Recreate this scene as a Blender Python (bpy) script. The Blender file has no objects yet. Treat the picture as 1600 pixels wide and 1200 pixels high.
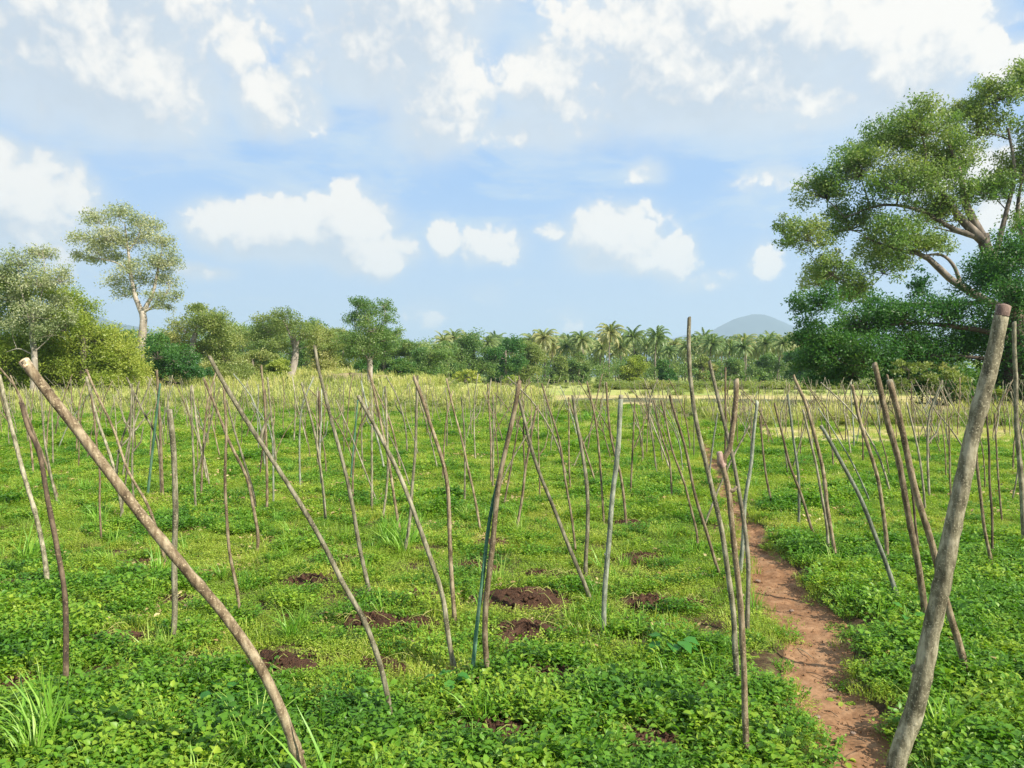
import bpy, math, random
import numpy as np

R = math.radians
random.seed(11)
rng = np.random.default_rng(11)
scene = bpy.context.scene
COL = scene.collection

# ------------------------------------------------------------------ camera
F, CX, CY, CAMH = 1200.0, 800.0, 600.0, 1.6
PITCH = math.atan(12.0 / F)
cam_d = bpy.data.cameras.new('camera')
cam = bpy.data.objects.new('camera', cam_d)
COL.objects.link(cam)
cam_d.sensor_width = 36.0
cam_d.lens = 27.0
cam_d.clip_start = 0.05
cam_d.clip_end = 30000
cam.location = (0, 0, CAMH)
cam.rotation_euler = (R(90) - PITCH, 0, 0)
scene.camera = cam

# ------------------------------------------------------------------ view
scene.view_settings.view_transform = 'Standard'
scene.view_settings.look = 'None'
scene.view_settings.exposure = 1.28
scene.view_settings.gamma = 1.0
scene.view_settings.use_curve_mapping = False
scene.render.engine = 'CYCLES'
scene.cycles.max_bounces = 8
scene.cycles.transparent_max_bounces = 8
scene.cycles.use_denoising = True

SUN_ELEV, SUN_AZ = 38.0, 128.0       # azimuth clockwise from +Y (view axis): behind and to the right
sl = bpy.data.lights.new('sun', 'SUN')
sl.energy = 4.1
sl.angle = R(0.6)
sl.color = (1.0, 0.92, 0.78)
sun = bpy.data.objects.new('sun', sl)
COL.objects.link(sun)
sun.rotation_euler = (R(90 - SUN_ELEV), 0, R(180 - SUN_AZ))


# ------------------------------------------------------------------ node helpers
class NT:
    def __init__(s, tree):
        s.t = tree
        s.n = tree.nodes
        s.l = tree.links

    def new(s, typ, **kw):
        nd = s.n.new(typ)
        for k, v in kw.items():
            setattr(nd, k, v)
        return nd

    def put(s, sock, v):
        if isinstance(v, bpy.types.NodeSocket):
            s.l.new(v, sock)
        else:
            sock.default_value = v

    def m(s, op, a, b=None, c=None, clamp=False):
        nd = s.new('ShaderNodeMath', operation=op, use_clamp=clamp)
        s.put(nd.inputs[0], a)
        if b is not None: s.put(nd.inputs[1], b)
        if c is not None: s.put(nd.inputs[2], c)
        return nd.outputs[0]

    def vm(s, op, a, b=None, out=0):
        nd = s.new('ShaderNodeVectorMath', operation=op)
        s.put(nd.inputs[0], a)
        if b is not None: s.put(nd.inputs[1], b)
        return nd.outputs[out]

    def mr(s, v, a, b, c=0.0, d=1.0, smooth=True):
        nd = s.new('ShaderNodeMapRange', interpolation_type='SMOOTHSTEP' if smooth else 'LINEAR')
        s.put(nd.inputs[0], v)
        for i, x in enumerate((a, b, c, d)): s.put(nd.inputs[i + 1], x)
        return nd.outputs[0]

    def noise(s, vec, scale, detail=4, rough=0.55, dist=0.0, out=0):
        nd = s.new('ShaderNodeTexNoise')
        if vec is not None: s.put(nd.inputs['Vector'], vec)
        nd.inputs['Scale'].default_value = scale
        nd.inputs['Detail'].default_value = detail
        nd.inputs['Roughness'].default_value = rough
        nd.inputs['Distortion'].default_value = dist
        return nd.outputs[out]

    def mix(s, f, a, b, typ='MIX'):
        nd = s.new('ShaderNodeMix', data_type='RGBA', blend_type=typ)
        s.put(nd.inputs['Factor'], f)
        for k, v in (('A', a), ('B', b)):
            sk = [i for i in nd.inputs if i.name == k and i.type == 'RGBA'][0]
            if isinstance(v, tuple): v = v + (1,) if len(v) == 3 else v
            s.put(sk, v)
        return [o for o in nd.outputs if o.type == 'RGBA'][0]

    def ramp(s, f, stops):
        nd = s.new('ShaderNodeValToRGB')
        cr = nd.color_ramp
        while len(cr.elements) < len(stops): cr.elements.new(0.5)
        for e, (p, c) in zip(cr.elements, stops):
            e.position = p
            e.color = c + (1,)
        s.put(nd.inputs[0], f)
        return nd.outputs[0]


# ------------------------------------------------------------------ world: Nishita sky with clouds
world = bpy.data.worlds.new('World')
scene.world = world
world.use_nodes = True
world.cycles.sampling_method = 'MANUAL'
world.cycles.sample_map_resolution = 512
w = NT(world.node_tree)
w.n.clear()
sky = w.new('ShaderNodeTexSky', sky_type='NISHITA')
sky.sun_disc = False
sky.sun_elevation = R(SUN_ELEV)
sky.sun_rotation = R(SUN_AZ)
sky.air_density = 1.0
sky.dust_density = 1.2
sky.ozone_density = 1.5
tc = w.new('ShaderNodeTexCoord')
sep = w.new('ShaderNodeSeparateXYZ')
w.l.new(tc.outputs['Generated'], sep.inputs[0])
az = w.m('ARCTAN2', sep.outputs[0], sep.outputs[1])
el = w.m('ARCSINE', sep.outputs[2])
cmb = w.new('ShaderNodeCombineXYZ')
w.l.new(az, cmb.inputs[0]); w.l.new(el, cmb.inputs[1])
P0 = cmb.outputs[0]

def px_dir(px, py):
    x, y, z = (px - CX) / F, 1.0, -(py - CY) / F
    c, s_ = math.cos(-PITCH), math.sin(-PITCH)
    return (x, y * c - z * s_, y * s_ + z * c)

def px_ang(px, py):
    x, y, z = px_dir(px, py)
    return math.atan2(x, y), math.asin(z / math.sqrt(x * x + y * y + z * z))

# cumulus cells: px, py, rx, ry, strength
CLOUDS = [
    (130, -30, 260, 90, 1.0), (330, 30, 70, 50, .6), (640, -20, 130, 60, 1.0), (1130, 20, 170, 70, 1.0), (1250, 60, 90, 70, 1.0), (1120, 120, 130, 60, .9), (930, 160, 120, 36, .6), (1460, 60, 80, 60, .9), (560, 395, 70, 26, .9), (430, 385, 70, 22, .7), (980, 410, 70, 20, .7),
    (60, 50, 210, 95, 1.0), (215, 110, 110, 80, 1.0), (30, 120, 120, 40, .6), (250, 165, 60, 22, .6),
    (370, 85, 42, 45, .8), (430, 155, 62, 38, 1.0), (475, 100, 34, 26, .7), (530, 45, 26, 16, .7),
    (455, 8, 90, 34, .6), (620, 50, 110, 75, 1.0), (690, 150, 62, 62, 1.0), (600, 110, 40, 32, .6),
    (855, 125, 62, 40, 1.0), (850, 195, 120, 36, .6), (1040, 75, 140, 85, 1.0), (960, 30, 60, 40, .7),
    (1190, 95, 120, 80, 1.0), (1060, 160, 90, 40, .8), (1290, 150, 70, 45, .8), (1425, 110, 80, 85, 1.0),
    (1320, 50, 70, 60, .8), (1400, 20, 70, 30, .5), (1012, 260, 26, 22, .55), (1575, 100, 60, 34, .7),
    (1210, 285, 60, 18, .45), (35, 315, 90, 72, 1.1), (0, 275, 60, 55, 1.0), (60, 385, 90, 24, .6),
    (355, 347, 60, 28, 1.0), (470, 358, 80, 42, 1.0), (545, 352, 55, 42, 1.0), (592, 402, 34, 24, 1.0),
    (320, 420, 46, 12, .6), (690, 378, 22, 24, .8), (768, 383, 42, 24, .85), (860, 360, 22, 12, .6),
    (965, 370, 62, 40, 1.0), (1048, 398, 34, 30, .9), (925, 400, 30, 22, .7), (1192, 408, 24, 30, .5),
    (665, 492, 50, 18, .3), (890, 497, 36, 15, .3), (760, 465, 36, 14, .25), (1090, 440, 60, 16, .35),
    (1500, 250, 90, 40, .6), (1600, 330, 90, 40, .6),
]

grp = bpy.data.node_groups.new('cloud_density', 'ShaderNodeTree')
grp.interface.new_socket('P', in_out='INPUT', socket_type='NodeSocketVector')
grp.interface.new_socket('D', in_out='OUTPUT', socket_type='NodeSocketFloat')
grp.interface.new_socket('T', in_out='OUTPUT', socket_type='NodeSocketFloat')
g = NT(grp)
gi = g.new('NodeGroupInput'); go = g.new('NodeGroupOutput')
warpn = g.noise(gi.outputs[0], 9.0, 5, 0.6, out=1)
warp = g.vm('SCALE', g.vm('SUBTRACT', warpn, (0.5, 0.5, 0.5)))
warp.node.inputs['Scale'].default_value = 0.055
PW = g.vm('ADD', gi.outputs[0], warp)
PW = g.vm('MULTIPLY', PW, (1, 1, 0))
total = None
for (cx, cy, rx, ry, st) in CLOUDS:
    a, e = px_ang(cx, cy)
    sc_ = math.cos(a) ** 2
    v = g.vm('MULTIPLY', g.vm('SUBTRACT', PW, (a, e, 0)), (F / (rx * sc_) * .66, F / (ry * math.cos(a)) * .66, 0))
    d2 = g.vm('DOT_PRODUCT', v, v, out=1)
    b = g.m('MULTIPLY', g.m('EXPONENT', g.m('MULTIPLY', d2, -1.3)), st)
    total = b if total is None else g.m('MAXIMUM', g.m('MULTIPLY', g.m('ADD', total, b), 0.5), g.m('MAXIMUM', total, b))
# away from the view the cover goes on at the same average
sepg = g.new('ShaderNodeSeparateXYZ'); g.l.new(gi.outputs[0], sepg.inputs[0])
out_az = g.mr(g.m('ABSOLUTE', sepg.outputs[0]), 0.60, 0.72)
out_el = g.mr(sepg.outputs[1], 0.46, 0.6)
outm = g.m('MAXIMUM', out_az, out_el)
gen = g.mr(g.noise(g.vm('MULTIPLY', PW, (1, 2.0, 1)), 3.2, 3, 0.5), 0.42, 0.68)
total = g.m('MAXIMUM', total, g.m('MULTIPLY', gen, outm))
n1 = g.noise(gi.outputs[0], 13.0, 9, 0.58, 0.0)
n2 = g.noise(PW, 26.0, 2, 0.5)
n3 = g.noise(PW, 48.0, 4, 0.55)
bil = g.m('ABSOLUTE', g.m('SUBTRACT', n2, 0.5))
dd = g.m('ADD', g.m('ADD', total, 0.10), g.m('MULTIPLY', g.m('SUBTRACT', n1, 0.5), 1.5))
dd = g.m('SUBTRACT', dd, g.m('MULTIPLY', g.m('SUBTRACT', 0.16, bil), 1.2))
dd = g.m('ADD', dd, g.m('MULTIPLY', g.m('SUBTRACT', n3, 0.5), 0.42))
dd = g.m('MINIMUM', dd, g.m('MULTIPLY', total, 1.5))
g.l.new(dd, go.inputs[0])
g.l.new(total, go.inputs[1])

def dens(v, k=0):
    nd = w.new('ShaderNodeGroup'); nd.node_tree = grp
    w.l.new(v, nd.inputs[0])
    return nd.outputs[0], nd.outputs[1]
d0, tot = dens(P0)
d1, tot1 = dens(w.vm('ADD', P0, (0.022, 0.040, 0)))
lit = w.mr(w.m('SUBTRACT', d0, d1), -0.30, 0.48)
soft = w.m('ADD', w.m('MULTIPLY', w.m('SUBTRACT', 1.0, lit), 0.80), 0.20)
alpha = w.mr(w.m('DIVIDE', w.m('SUBTRACT', d0, 0.16), soft), 0.0, 1.0)
alpha = w.m('MULTIPLY', alpha, w.mr(el, 0.02, 0.07))
halo = w.m('MULTIPLY', w.mr(tot, 0.02, 0.55), 0.85)
# high thin veil, streaky
veil = w.noise(w.vm('MULTIPLY', P0, (1.0, 2.6, 1)), 4.2, 7, 0.6, 0.6)
veilf = w.m('MULTIPLY', w.mr(veil, 0.34, 0.62), 0.74)
veil2 = w.noise(w.vm('MULTIPLY', P0, (1.0, 4.0, 1)), 17.0, 6, 0.62, 0.8)
veilf = w.m('ADD', veilf, w.m('MULTIPLY', w.mr(veil2, 0.42, 0.72), 0.20))
hor = w.mr(el, 0.0, 0.42, 0.88, 0.1)
veilf = w.m('MAXIMUM', veilf, hor)
tint = w.mix(1.0, sky.outputs[0], (0.80, 1.00, 1.36), 'MULTIPLY')
tint = w.mix(0.8, tint, (1.3, 3.5, 7.2))
base = w.mix(veilf, tint, (4.5, 5.45, 6.35))
base = w.mix(halo, base, (5.15, 5.65, 6.1))
cloudc = w.mix(lit, (4.3, 4.85, 5.5), (7.5, 7.2, 6.7))
skyc = w.mix(alpha, base, cloudc)
# below the horizon: plain ground-bounce colour
skyc = w.mix(w.mr(el, -0.06, -0.01), (1.6, 2.0, 1.2), skyc)
bg = w.new('ShaderNodeBackground')
bg.inputs['Strength'].default_value = 0.058
w.l.new(skyc, bg.inputs[0])
wo = w.new('ShaderNodeOutputWorld')
w.l.new(bg.outputs[0], wo.inputs[0])


# ------------------------------------------------------------------ mapping
def ray(px, py):
    return np.array(px_dir(px, py))

PATH_Y = np.array([-4., 0, 3.14, 3.75, 4.66, 5.3, 6.15, 7.33, 9.06, 10.55, 17.1, 26.7, 45, 120])
PATH_X = np.array([0.0, 0.65, 1.45, 1.58, 1.86, 1.98, 2.10, 2.34, 2.68, 2.96, 4.32, 6.1, 9.5, 9.5])
PATH_W = np.array([.22, .21, .20, .17, .185, .22, .19, .15, .14, .13, .13, .13, .12, .12])

def smooth(a, b, x):
    t = np.clip((x - a) / (b - a), 0, 1)
    return t * t * (3 - 2 * t)

def wob(x, y, s, k=0.0):
    return (np.sin(x * s + 1.3 + k + 1.7 * np.sin(y * s * .7 + k)) * np.cos(y * s * 1.1 + .4 + 1.3 * np.sin(x * s * .6 + 2 * k)))

def path_dist(x, y):
    xc = np.interp(y, PATH_Y, PATH_X)
    hw = np.interp(y, PATH_Y, PATH_W)
    return np.abs(x - xc - 0.035 * np.sin(y * 4.1) * (y < 30)), hw

def hbase(x, y):
    x = np.asarray(x, float); y = np.asarray(y, float)
    r = np.hypot(x, y)
    h = 0.012 * wob(x, y, 2.1) + 0.009 * wob(x, y, 5.3, 1.0)
    h = h * (1 - smooth(60, 120, r))
    h = h + 1.7 * smooth(52, 105, y) * smooth(2, -22, x)
    return h

def hg(x, y):
    """ground with the trodden path sunk in it"""
    x = np.asarray(x, float); y = np.asarray(y, float)
    d, hw = path_dist(x, y)
    return hbase(x, y) - 0.085 * smooth(1.55, 0.75, d / hw) * (y < 45)

def at(px, Y):
    """ground point seen in column px at distance Y"""
    x = (px - CX) / F * Y
    return x, Y, float(hg(x, Y))

def gdepth(px, py):
    d = ray(px, py)
    t = CAMH / -d[2]
    return t * d[1]


# ------------------------------------------------------------------ objects helpers
def mesh_np(name, verts, faces, mat=None, attrs=None, smooth_=False):
    """verts (N,3), faces list of (M,k) arrays"""
    me = bpy.data.meshes.new(name)
    verts = np.asarray(verts, np.float32)
    if not isinstance(faces, list): faces = [faces]
    faces = [np.asarray(f, np.int32) for f in faces if len(f)]
    nl = sum(f.size for f in faces); nf = sum(len(f) for f in faces)
    me.vertices.add(len(verts)); me.vertices.foreach_set('co', verts.ravel())
    if nf:
        me.loops.add(nl); me.polygons.add(nf)
        me.loops.foreach_set('vertex_index', np.concatenate([f.ravel() for f in faces]))
        ls = []; o = 0
        for f in faces:
            ls.append(o + np.arange(len(f)) * f.shape[1]); o += f.size
        me.polygons.foreach_set('loop_start', np.concatenate(ls).astype(np.int32))
        if smooth_:
            me.polygons.foreach_set('use_smooth', np.ones(nf, bool))
    me.update(calc_edges=True)
    if attrs:
        for k, v in attrs.items():
            v = np.asarray(v)
            if v.ndim == 2:
                a = me.attributes.new(k, 'FLOAT_VECTOR', 'POINT'); a.data.foreach_set('vector', v.astype(np.float32).ravel())
            elif v.dtype.kind == 'i':
                a = me.attributes.new(k, 'INT', 'POINT'); a.data.foreach_set('value', v.astype(np.int32))
            else:
                a = me.attributes.new(k, 'FLOAT', 'POINT'); a.data.foreach_set('value', v.astype(np.float32))
    if mat:
        for m_ in (mat if isinstance(mat, list) else [mat]): me.materials.append(m_)
    return me

def link(name, me, parent=None, loc=None):
    o = bpy.data.objects.new(name, me)
    COL.objects.link(o)
    if parent is not None: o.parent = parent
    if loc is not None: o.location = loc
    return o

def tag(o, label=None, cat=None, group=None, kind=None):
    if label: o['label'] = label
    if cat: o['category'] = cat
    if group: o['group'] = group
    if kind: o['kind'] = kind
    return o

class MB:
    def __init__(s):
        s.v = []; s.f4 = []; s.f3 = []; s.n = 0; s.t = []
    def add(s, v, f4=None, f3=None, tint=0.5):
        v = np.asarray(v, float)
        if f4 is not None and len(f4): s.f4.append(np.asarray(f4) + s.n)
        if f3 is not None and len(f3): s.f3.append(np.asarray(f3) + s.n)
        s.v.append(v); s.n += len(v)
        s.t.append(np.full(len(v), tint) if np.isscalar(tint) else np.asarray(tint))
    def tube(s, pts, rad, sides=6, cap=True, tint=0.5, jit=0.0):
        pts = np.asarray(pts, float); n = len(pts)
        rad = np.asarray(rad, float)
        tan = np.gradient(pts, axis=0)
        tan /= np.linalg.norm(tan, axis=1)[:, None] + 1e-9
        ref = np.array([0, 1.0, 0]) if abs(tan[:, 1]).max() < .9 else np.array([1.0, 0, 0])
        u = np.cross(tan, ref); u /= np.linalg.norm(u, axis=1)[:, None] + 1e-9
        v = np.cross(tan, u)
        a = np.arange(sides) / sides * 2 * math.pi
        rr = rad[:, None] * (1 + (jit * rng.normal(size=(n, sides)) if jit else 0))
        V = pts[:, None, :] + rr[..., None] * (np.cos(a)[None, :, None] * u[:, None, :] + np.sin(a)[None, :, None] * v[:, None, :])
        i = np.arange(n - 1)[:, None] * sides; j = np.arange(sides)[None, :]; k = (j + 1) % sides
        q = np.stack([i + j, i + k, i + sides + k, i + sides + j], -1).reshape(-1, 4)
        V = V.reshape(-1, 3)
        f3 = None
        if cap:
            V = np.vstack([V, pts[-1] + tan[-1] * rad[-1] * .25])
            b = (n - 1) * sides
            jj = np.arange(sides)
            f3 = np.stack([b + jj, b + (jj + 1) % sides, np.full(sides, n * sides)], -1)
        s.add(V, q, f3, tint)
    def mesh(s, name, mat, smooth_=False):
        fs = []
        if s.f4: fs.append(np.concatenate(s.f4))
        if s.f3: fs.append(np.concatenate(s.f3))
        return mesh_np(name, np.concatenate(s.v), fs, mat, {'tint': np.concatenate(s.t)}, smooth_)

def catmull(P, n):
    P = np.asarray(P, float)
    if len(P) == 2:
        t = np.linspace(0, 1, n)[:, None]
        return P[0] * (1 - t) + P[1] * t
    Q = np.vstack([2 * P[0] - P[1], P, 2 * P[-1] - P[-2]])
    L = np.concatenate([[0], np.cumsum(np.linalg.norm(np.diff(P, axis=0), axis=1))])
    out = []
    for s in np.linspace(0, L[-1], n):
        i = min(max(np.searchsorted(L, s) - 1, 0), len(P) - 2)
        t = (s - L[i]) / (L[i + 1] - L[i] + 1e-9)
        a, b, c, d = Q[i], Q[i + 1], Q[i + 2], Q[i + 3]
        out.append(.5 * (2 * b + (c - a) * t + (2 * a - 5 * b + 4 * c - d) * t * t + (3 * b - a - 3 * c + d) * t ** 3))
    return np.array(out)


# ------------------------------------------------------------------ materials
def mat_new(name):
    m_ = bpy.data.materials.new(name); m_.use_nodes = True
    n = NT(m_.node_tree); n.n.clear()
    out = n.new('ShaderNodeOutputMaterial')
    return m_, n, out

def principled(n, out, col, rough=0.7, bump=None, bstr=0.3, bdist=0.01, spec=0.3):
    b = n.new('ShaderNodeBsdfPrincipled')
    n.put(b.inputs['Base Color'], col if not isinstance(col, tuple) else col + (1,))
    n.put(b.inputs['Roughness'], rough)
    b.inputs['Specular IOR Level'].default_value = spec
    if bump is not None:
        bn = n.new('ShaderNodeBump'); bn.inputs['Strength'].default_value = bstr; bn.inputs['Distance'].default_value = bdist
        n.put(bn.inputs['Height'], bump); n.l.new(bn.outputs[0], b.inputs['Normal'])
    n.l.new(b.outputs[0], out.inputs[0])
    return b

def leaf_mat(name, ca, cb, cc, trans=0.35, rough=0.45, patch=0.5, spec=0.4):
    """leaf colours: per leaf tint, per plant random and broad patches of kinds"""
    m_, n, out = mat_new(name)
    at_ = n.new('ShaderNodeAttribute', attribute_name='tint')
    oi = n.new('ShaderNodeObjectInfo')
    geo = n.new('ShaderNodeNewGeometry')
    ns = n.noise(geo.outputs['Position'], patch, 3, 0.6)
    f = n.m('ADD', n.m('MULTIPLY', at_.outputs['Fac'], 0.45), n.m('MULTIPLY', oi.outputs['Random'], 0.35))
    f = n.m('ADD', f, n.m('MULTIPLY', n.m('SUBTRACT', ns, 0.42), 1.7), clamp=True)
    col = n.ramp(f, [(0.0, ca), (0.5, cb), (1.0, cc)])
    b = n.new('ShaderNodeBsdfPrincipled')
    n.l.new(col, b.inputs['Base Color']); b.inputs['Roughness'].default_value = rough
    b.inputs['Specular IOR Level'].default_value = spec
    tr = n.new('ShaderNodeBsdfTranslucent')
    tcol = n.mix(1.0, col, (1.25, 1.35, 0.6), 'MULTIPLY')
    n.l.new(tcol, tr.inputs[0])
    mx = n.new('ShaderNodeMixShader'); mx.inputs[0].default_value = trans
    n.l.new(b.outputs[0], mx.inputs[1]); n.l.new(tr.outputs[0], mx.inputs[2])
    n.l.new(mx.outputs[0], out.inputs[0])
    return m_

M = {}
M['weed'] = leaf_mat('weed_leaf', (.04, .14, .014), (.125, .28, .02), (.34, .44, .04), patch=1.3)
M['weed2'] = leaf_mat('mat_weed_leaf', (.09, .20, .02), (.24, .36, .03), (.46, .49, .09), patch=.9)
M['grass'] = leaf_mat('grass_blade', (.09, .24, .025), (.20, .40, .045), (.38, .50, .11), patch=.8)
M['dry'] = leaf_mat('dry_grass_blade', (.20, .28, .05), (.40, .43, .12), (.60, .54, .23), patch=.25)
M['litter'] = leaf_mat('dead_leaf', (.16, .09, .04), (.34, .24, .10), (.52, .44, .22), trans=.15)
M['vine'] = leaf_mat('vine_leaf', (.03, .15, .02), (.06, .22, .03), (.10, .28, .04))
M['leaf_dark'] = leaf_mat('tree_leaf_dark', (.03, .11, .03), (.07, .18, .035), (.17, .24, .05), trans=.4, patch=.3)
M['leaf_mid'] = leaf_mat('tree_leaf_mid', (.06, .15, .045), (.145, .245, .065), (.29, .335, .12), trans=.4, patch=.3)
M['leaf_olive'] = leaf_mat('tree_leaf_olive', (.11, .18, .05), (.23, .29, .08), (.40, .38, .14), trans=.4, patch=.25)
M['leaf_yellow'] = leaf_mat('tree_leaf_yellow_green', (.13, .21, .03), (.27, .34, .05), (.46, .46, .11), trans=.4, patch=.25)
M['leaf_pale'] = leaf_mat('tree_leaf_pale', (.13, .18, .08), (.25, .30, .14), (.42, .43, .26), trans=.3, patch=.3)
M['palm'] = leaf_mat('palm_leaf', (.08, .17, .05), (.20, .27, .09), (.42, .39, .18), trans=.35, patch=.04, spec=.5)

def bark_mat(name, a, b, c, sc=14, rough=.85):
    m_, n, out = mat_new(name)
    t = n.new('ShaderNodeTexCoord'); oi = n.new('ShaderNodeObjectInfo')
    v = n.vm('MULTIPLY', t.outputs['Object'], (1, 1, .28))
    off = n.new('ShaderNodeCombineXYZ'); n.l.new(oi.outputs['Random'], off.inputs[0])
    v = n.vm('ADD', v, n.vm('MULTIPLY', off.outputs[0], (37., 0, 0)))
    n1 = n.noise(v, sc, 6, .65)
    n2 = n.noise(t.outputs['Object'], sc * .22, 3, .6)
    n3 = n.noise(t.outputs['Object'], sc * 3.2, 3, .6)
    col = n.ramp(n.m('ADD', n.m('MULTIPLY', n1, .6), n.m('MULTIPLY', n2, .4)), [(.40, a), (.5, b), (.60, c)])
    col = n.mix(n.mr(n3, .55, .70), col, (c[0] * 1.15, c[1] * 1.15, c[2] * 1.1))
    hs = n.new('ShaderNodeHueSaturation')
    n.put(hs.inputs['Value'], n.m('ADD', n.m('MULTIPLY', oi.outputs['Random'], .5), .78))
    n.l.new(col, hs.inputs['Color'])
    principled(n, out, hs.outputs[0], rough, n.m('ADD', n1, n.m('MULTIPLY', n3, .4)), .55, .006)
    return m_

M['brown'] = bark_mat('stake_bark_brown', (.058, .04, .022), (.145, .108, .064), (.28, .23, .15), 42)
M['grey'] = bark_mat('stake_bark_grey', (.065, .058, .034), (.16, .145, .092), (.31, .285, .20), 42)
M['pale'] = bark_mat('stake_bark_pale', (.10, .088, .055), (.20, .178, .12), (.34, .31, .23), 30)
M['dark'] = bark_mat('stake_bark_dark', (.045, .03, .022), (.10, .07, .045), (.19, .14, .09), 30)
M['green'] = bark_mat('stake_bark_green', (.03, .09, .055), (.06, .15, .09), (.13, .21, .14), 26)
M['bluegrey'] = bark_mat('stake_bark_blue_grey', (.075, .085, .06), (.16, .175, .13), (.28, .295, .23), 40)
M['trunk'] = bark_mat('tree_bark', (.07, .06, .045), (.15, .125, .10), (.27, .23, .19), 1.6)
M['trunk_pale'] = bark_mat('tree_bark_pale', (.15, .13, .10), (.28, .245, .20), (.42, .375, .32), 1.4)
M['trunk_dark'] = bark_mat('tree_bark_dark', (.04, .03, .022), (.09, .07, .05), (.17, .14, .10), 1.6)
M['cut'] = bark_mat('cut_wood', (.30, .19, .12), (.45, .32, .20), (.58, .45, .31), 40)
M['rootred'] = bark_mat('reddish_cut_wood', (.13, .085, .07), (.22, .15, .12), (.32, .23, .19), 40)

def soil_mat(name, a, b, c, sc=18, crumbs=True):
    m_, n, out = mat_new(name)
    geo = n.new('ShaderNodeNewGeometry')
    p = geo.outputs['Position']
    n1 = n.noise(p, sc, 8, .68); n2 = n.noise(p, sc * .13, 4, .6)
    vo = n.new('ShaderNodeTexVoronoi'); vo.inputs['Scale'].default_value = sc * 3.5; n.l.new(p, vo.inputs['Vector'])
    col = n.ramp(n.m('ADD', n.m('MULTIPLY', n1, .6), n.m('MULTIPLY', n2, .4)), [(.33, a), (.5, b), (.68, c)])
    h = n.m('ADD', n1, n.m('MULTIPLY', n.m('SUBTRACT', 1.0, vo.outputs['Distance']), .35))
    principled(n, out, col, .92, h, .8 if sc > 20 else .4, .02, .15)
    return m_
M['soil'] = soil_mat('dug_soil', (.028, .016, .010), (.068, .036, .022), (.14, .075, .048), 34)
M['path'] = soil_mat('trodden_earth', (.125, .06, .028), (.235, .13, .068), (.36, .225, .13), 12)
M['stone'] = soil_mat('stone', (.18, .13, .10), (.32, .24, .19), (.46, .38, .30), 60)

# ground sheet: soil with low growth near, grass further off
m_, n, out = mat_new('field_soil_and_low_growth')
geo = n.new('ShaderNodeNewGeometry'); p = geo.outputs['Position']
n1 = n.noise(p, 9, 8, .68); n2 = n.noise(p, 1.3, 5, .6); n3 = n.noise(p, .06, 4, .55); n4 = n.noise(p, 45, 4, .6)
soilc = n.ramp(n1, [(.35, (.04, .028, .014)), (.5, (.085, .055, .03)), (.68, (.16, .11, .065))])
greenc = n.ramp(n.m('ADD', n.m('MULTIPLY', n4, .5), n.m('MULTIPLY', n2, .5)), [(.35, (.05, .15, .015)), (.5, (.10, .25, .02)), (.66, (.22, .35, .04))])
sp = n.new('ShaderNodeSeparateXYZ'); n.l.new(p, sp.inputs[0])
far = n.mr(sp.outputs[1], 11, 34)
gm = n.m('MAXIMUM', n.m('MULTIPLY', n.mr(n.m('ADD', n1, n.m('MULTIPLY', n2, .5)), .74, .90), .45), far)
col = n.mix(gm, soilc, greenc)
farc = n.ramp(n3, [(.35, (.22, .27, .06)), (.5, (.34, .34, .09)), (.65, (.20, .30, .07))])
col = n.mix(n.mr(sp.outputs[1], 46, 62), col, farc)
principled(n, out, col, .9, n.m('ADD', n1, n.m('MULTIPLY', n4, .5)), .6, .03, .15)
M['ground'] = m_

def strip_mat(name, a, b, c, sc):
    m_, n, out = mat_new(name)
    geo = n.new('ShaderNodeNewGeometry')
    p = n.vm('MULTIPLY', geo.outputs['Position'], (1, .35, 1))
    n1 = n.noise(p, sc, 7, .65); n2 = n.noise(p, sc * .12, 4, .6)
    col = n.ramp(n.m('ADD', n.m('MULTIPLY', n1, .5), n.m('MULTIPLY', n2, .5)), [(.36, a), (.5, b), (.64, c)])
    principled(n, out, col, .9, n1, .5, .05, .15)
    return m_
M['straw'] = strip_mat('stubble', (.28, .25, .09), (.43, .37, .155), (.56, .48, .25), 4)
M['pasture'] = strip_mat('yellow_green_pasture', (.20, .27, .06), (.33, .36, .10), (.47, .43, .17), 1.2)
M['bund'] = strip_mat('earth_bund', (.13, .12, .06), (.22, .19, .10), (.32, .25, .15), 5)

m_, n, out = mat_new('mountain_forest')
geo = n.new('ShaderNodeNewGeometry')
col = n.ramp(n.noise(geo.outputs['Position'], .006, 6, .6), [(.35, (.018, .04, .038)), (.65, (.035, .06, .05))])
principled(n, out, col, .95)
M['hill'] = m_
m_, n, out = mat_new('blue_grey_tarp')
t = n.new('ShaderNodeTexCoord')
nn_ = n.noise(t.outputs['Object'], 4, 4, .6)
principled(n, out, n.ramp(nn_, [(.3, (.20, .25, .33)), (.7, (.38, .44, .52))]), .6, nn_, .5, .05)
M['tarp'] = m_

# ------------------------------------------------------------------ ground sheet
def grid_faces(nr, nc, wrap=False):
    i = np.arange(nr - 1)[:, None] * nc
    j = np.arange(nc if wrap else nc - 1)[None, :]
    k = (j + 1) % nc if wrap else j + 1
    return np.stack([i + j, i + k, i + nc + k, i + nc + j], -1).reshape(-1, 4)

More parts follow.
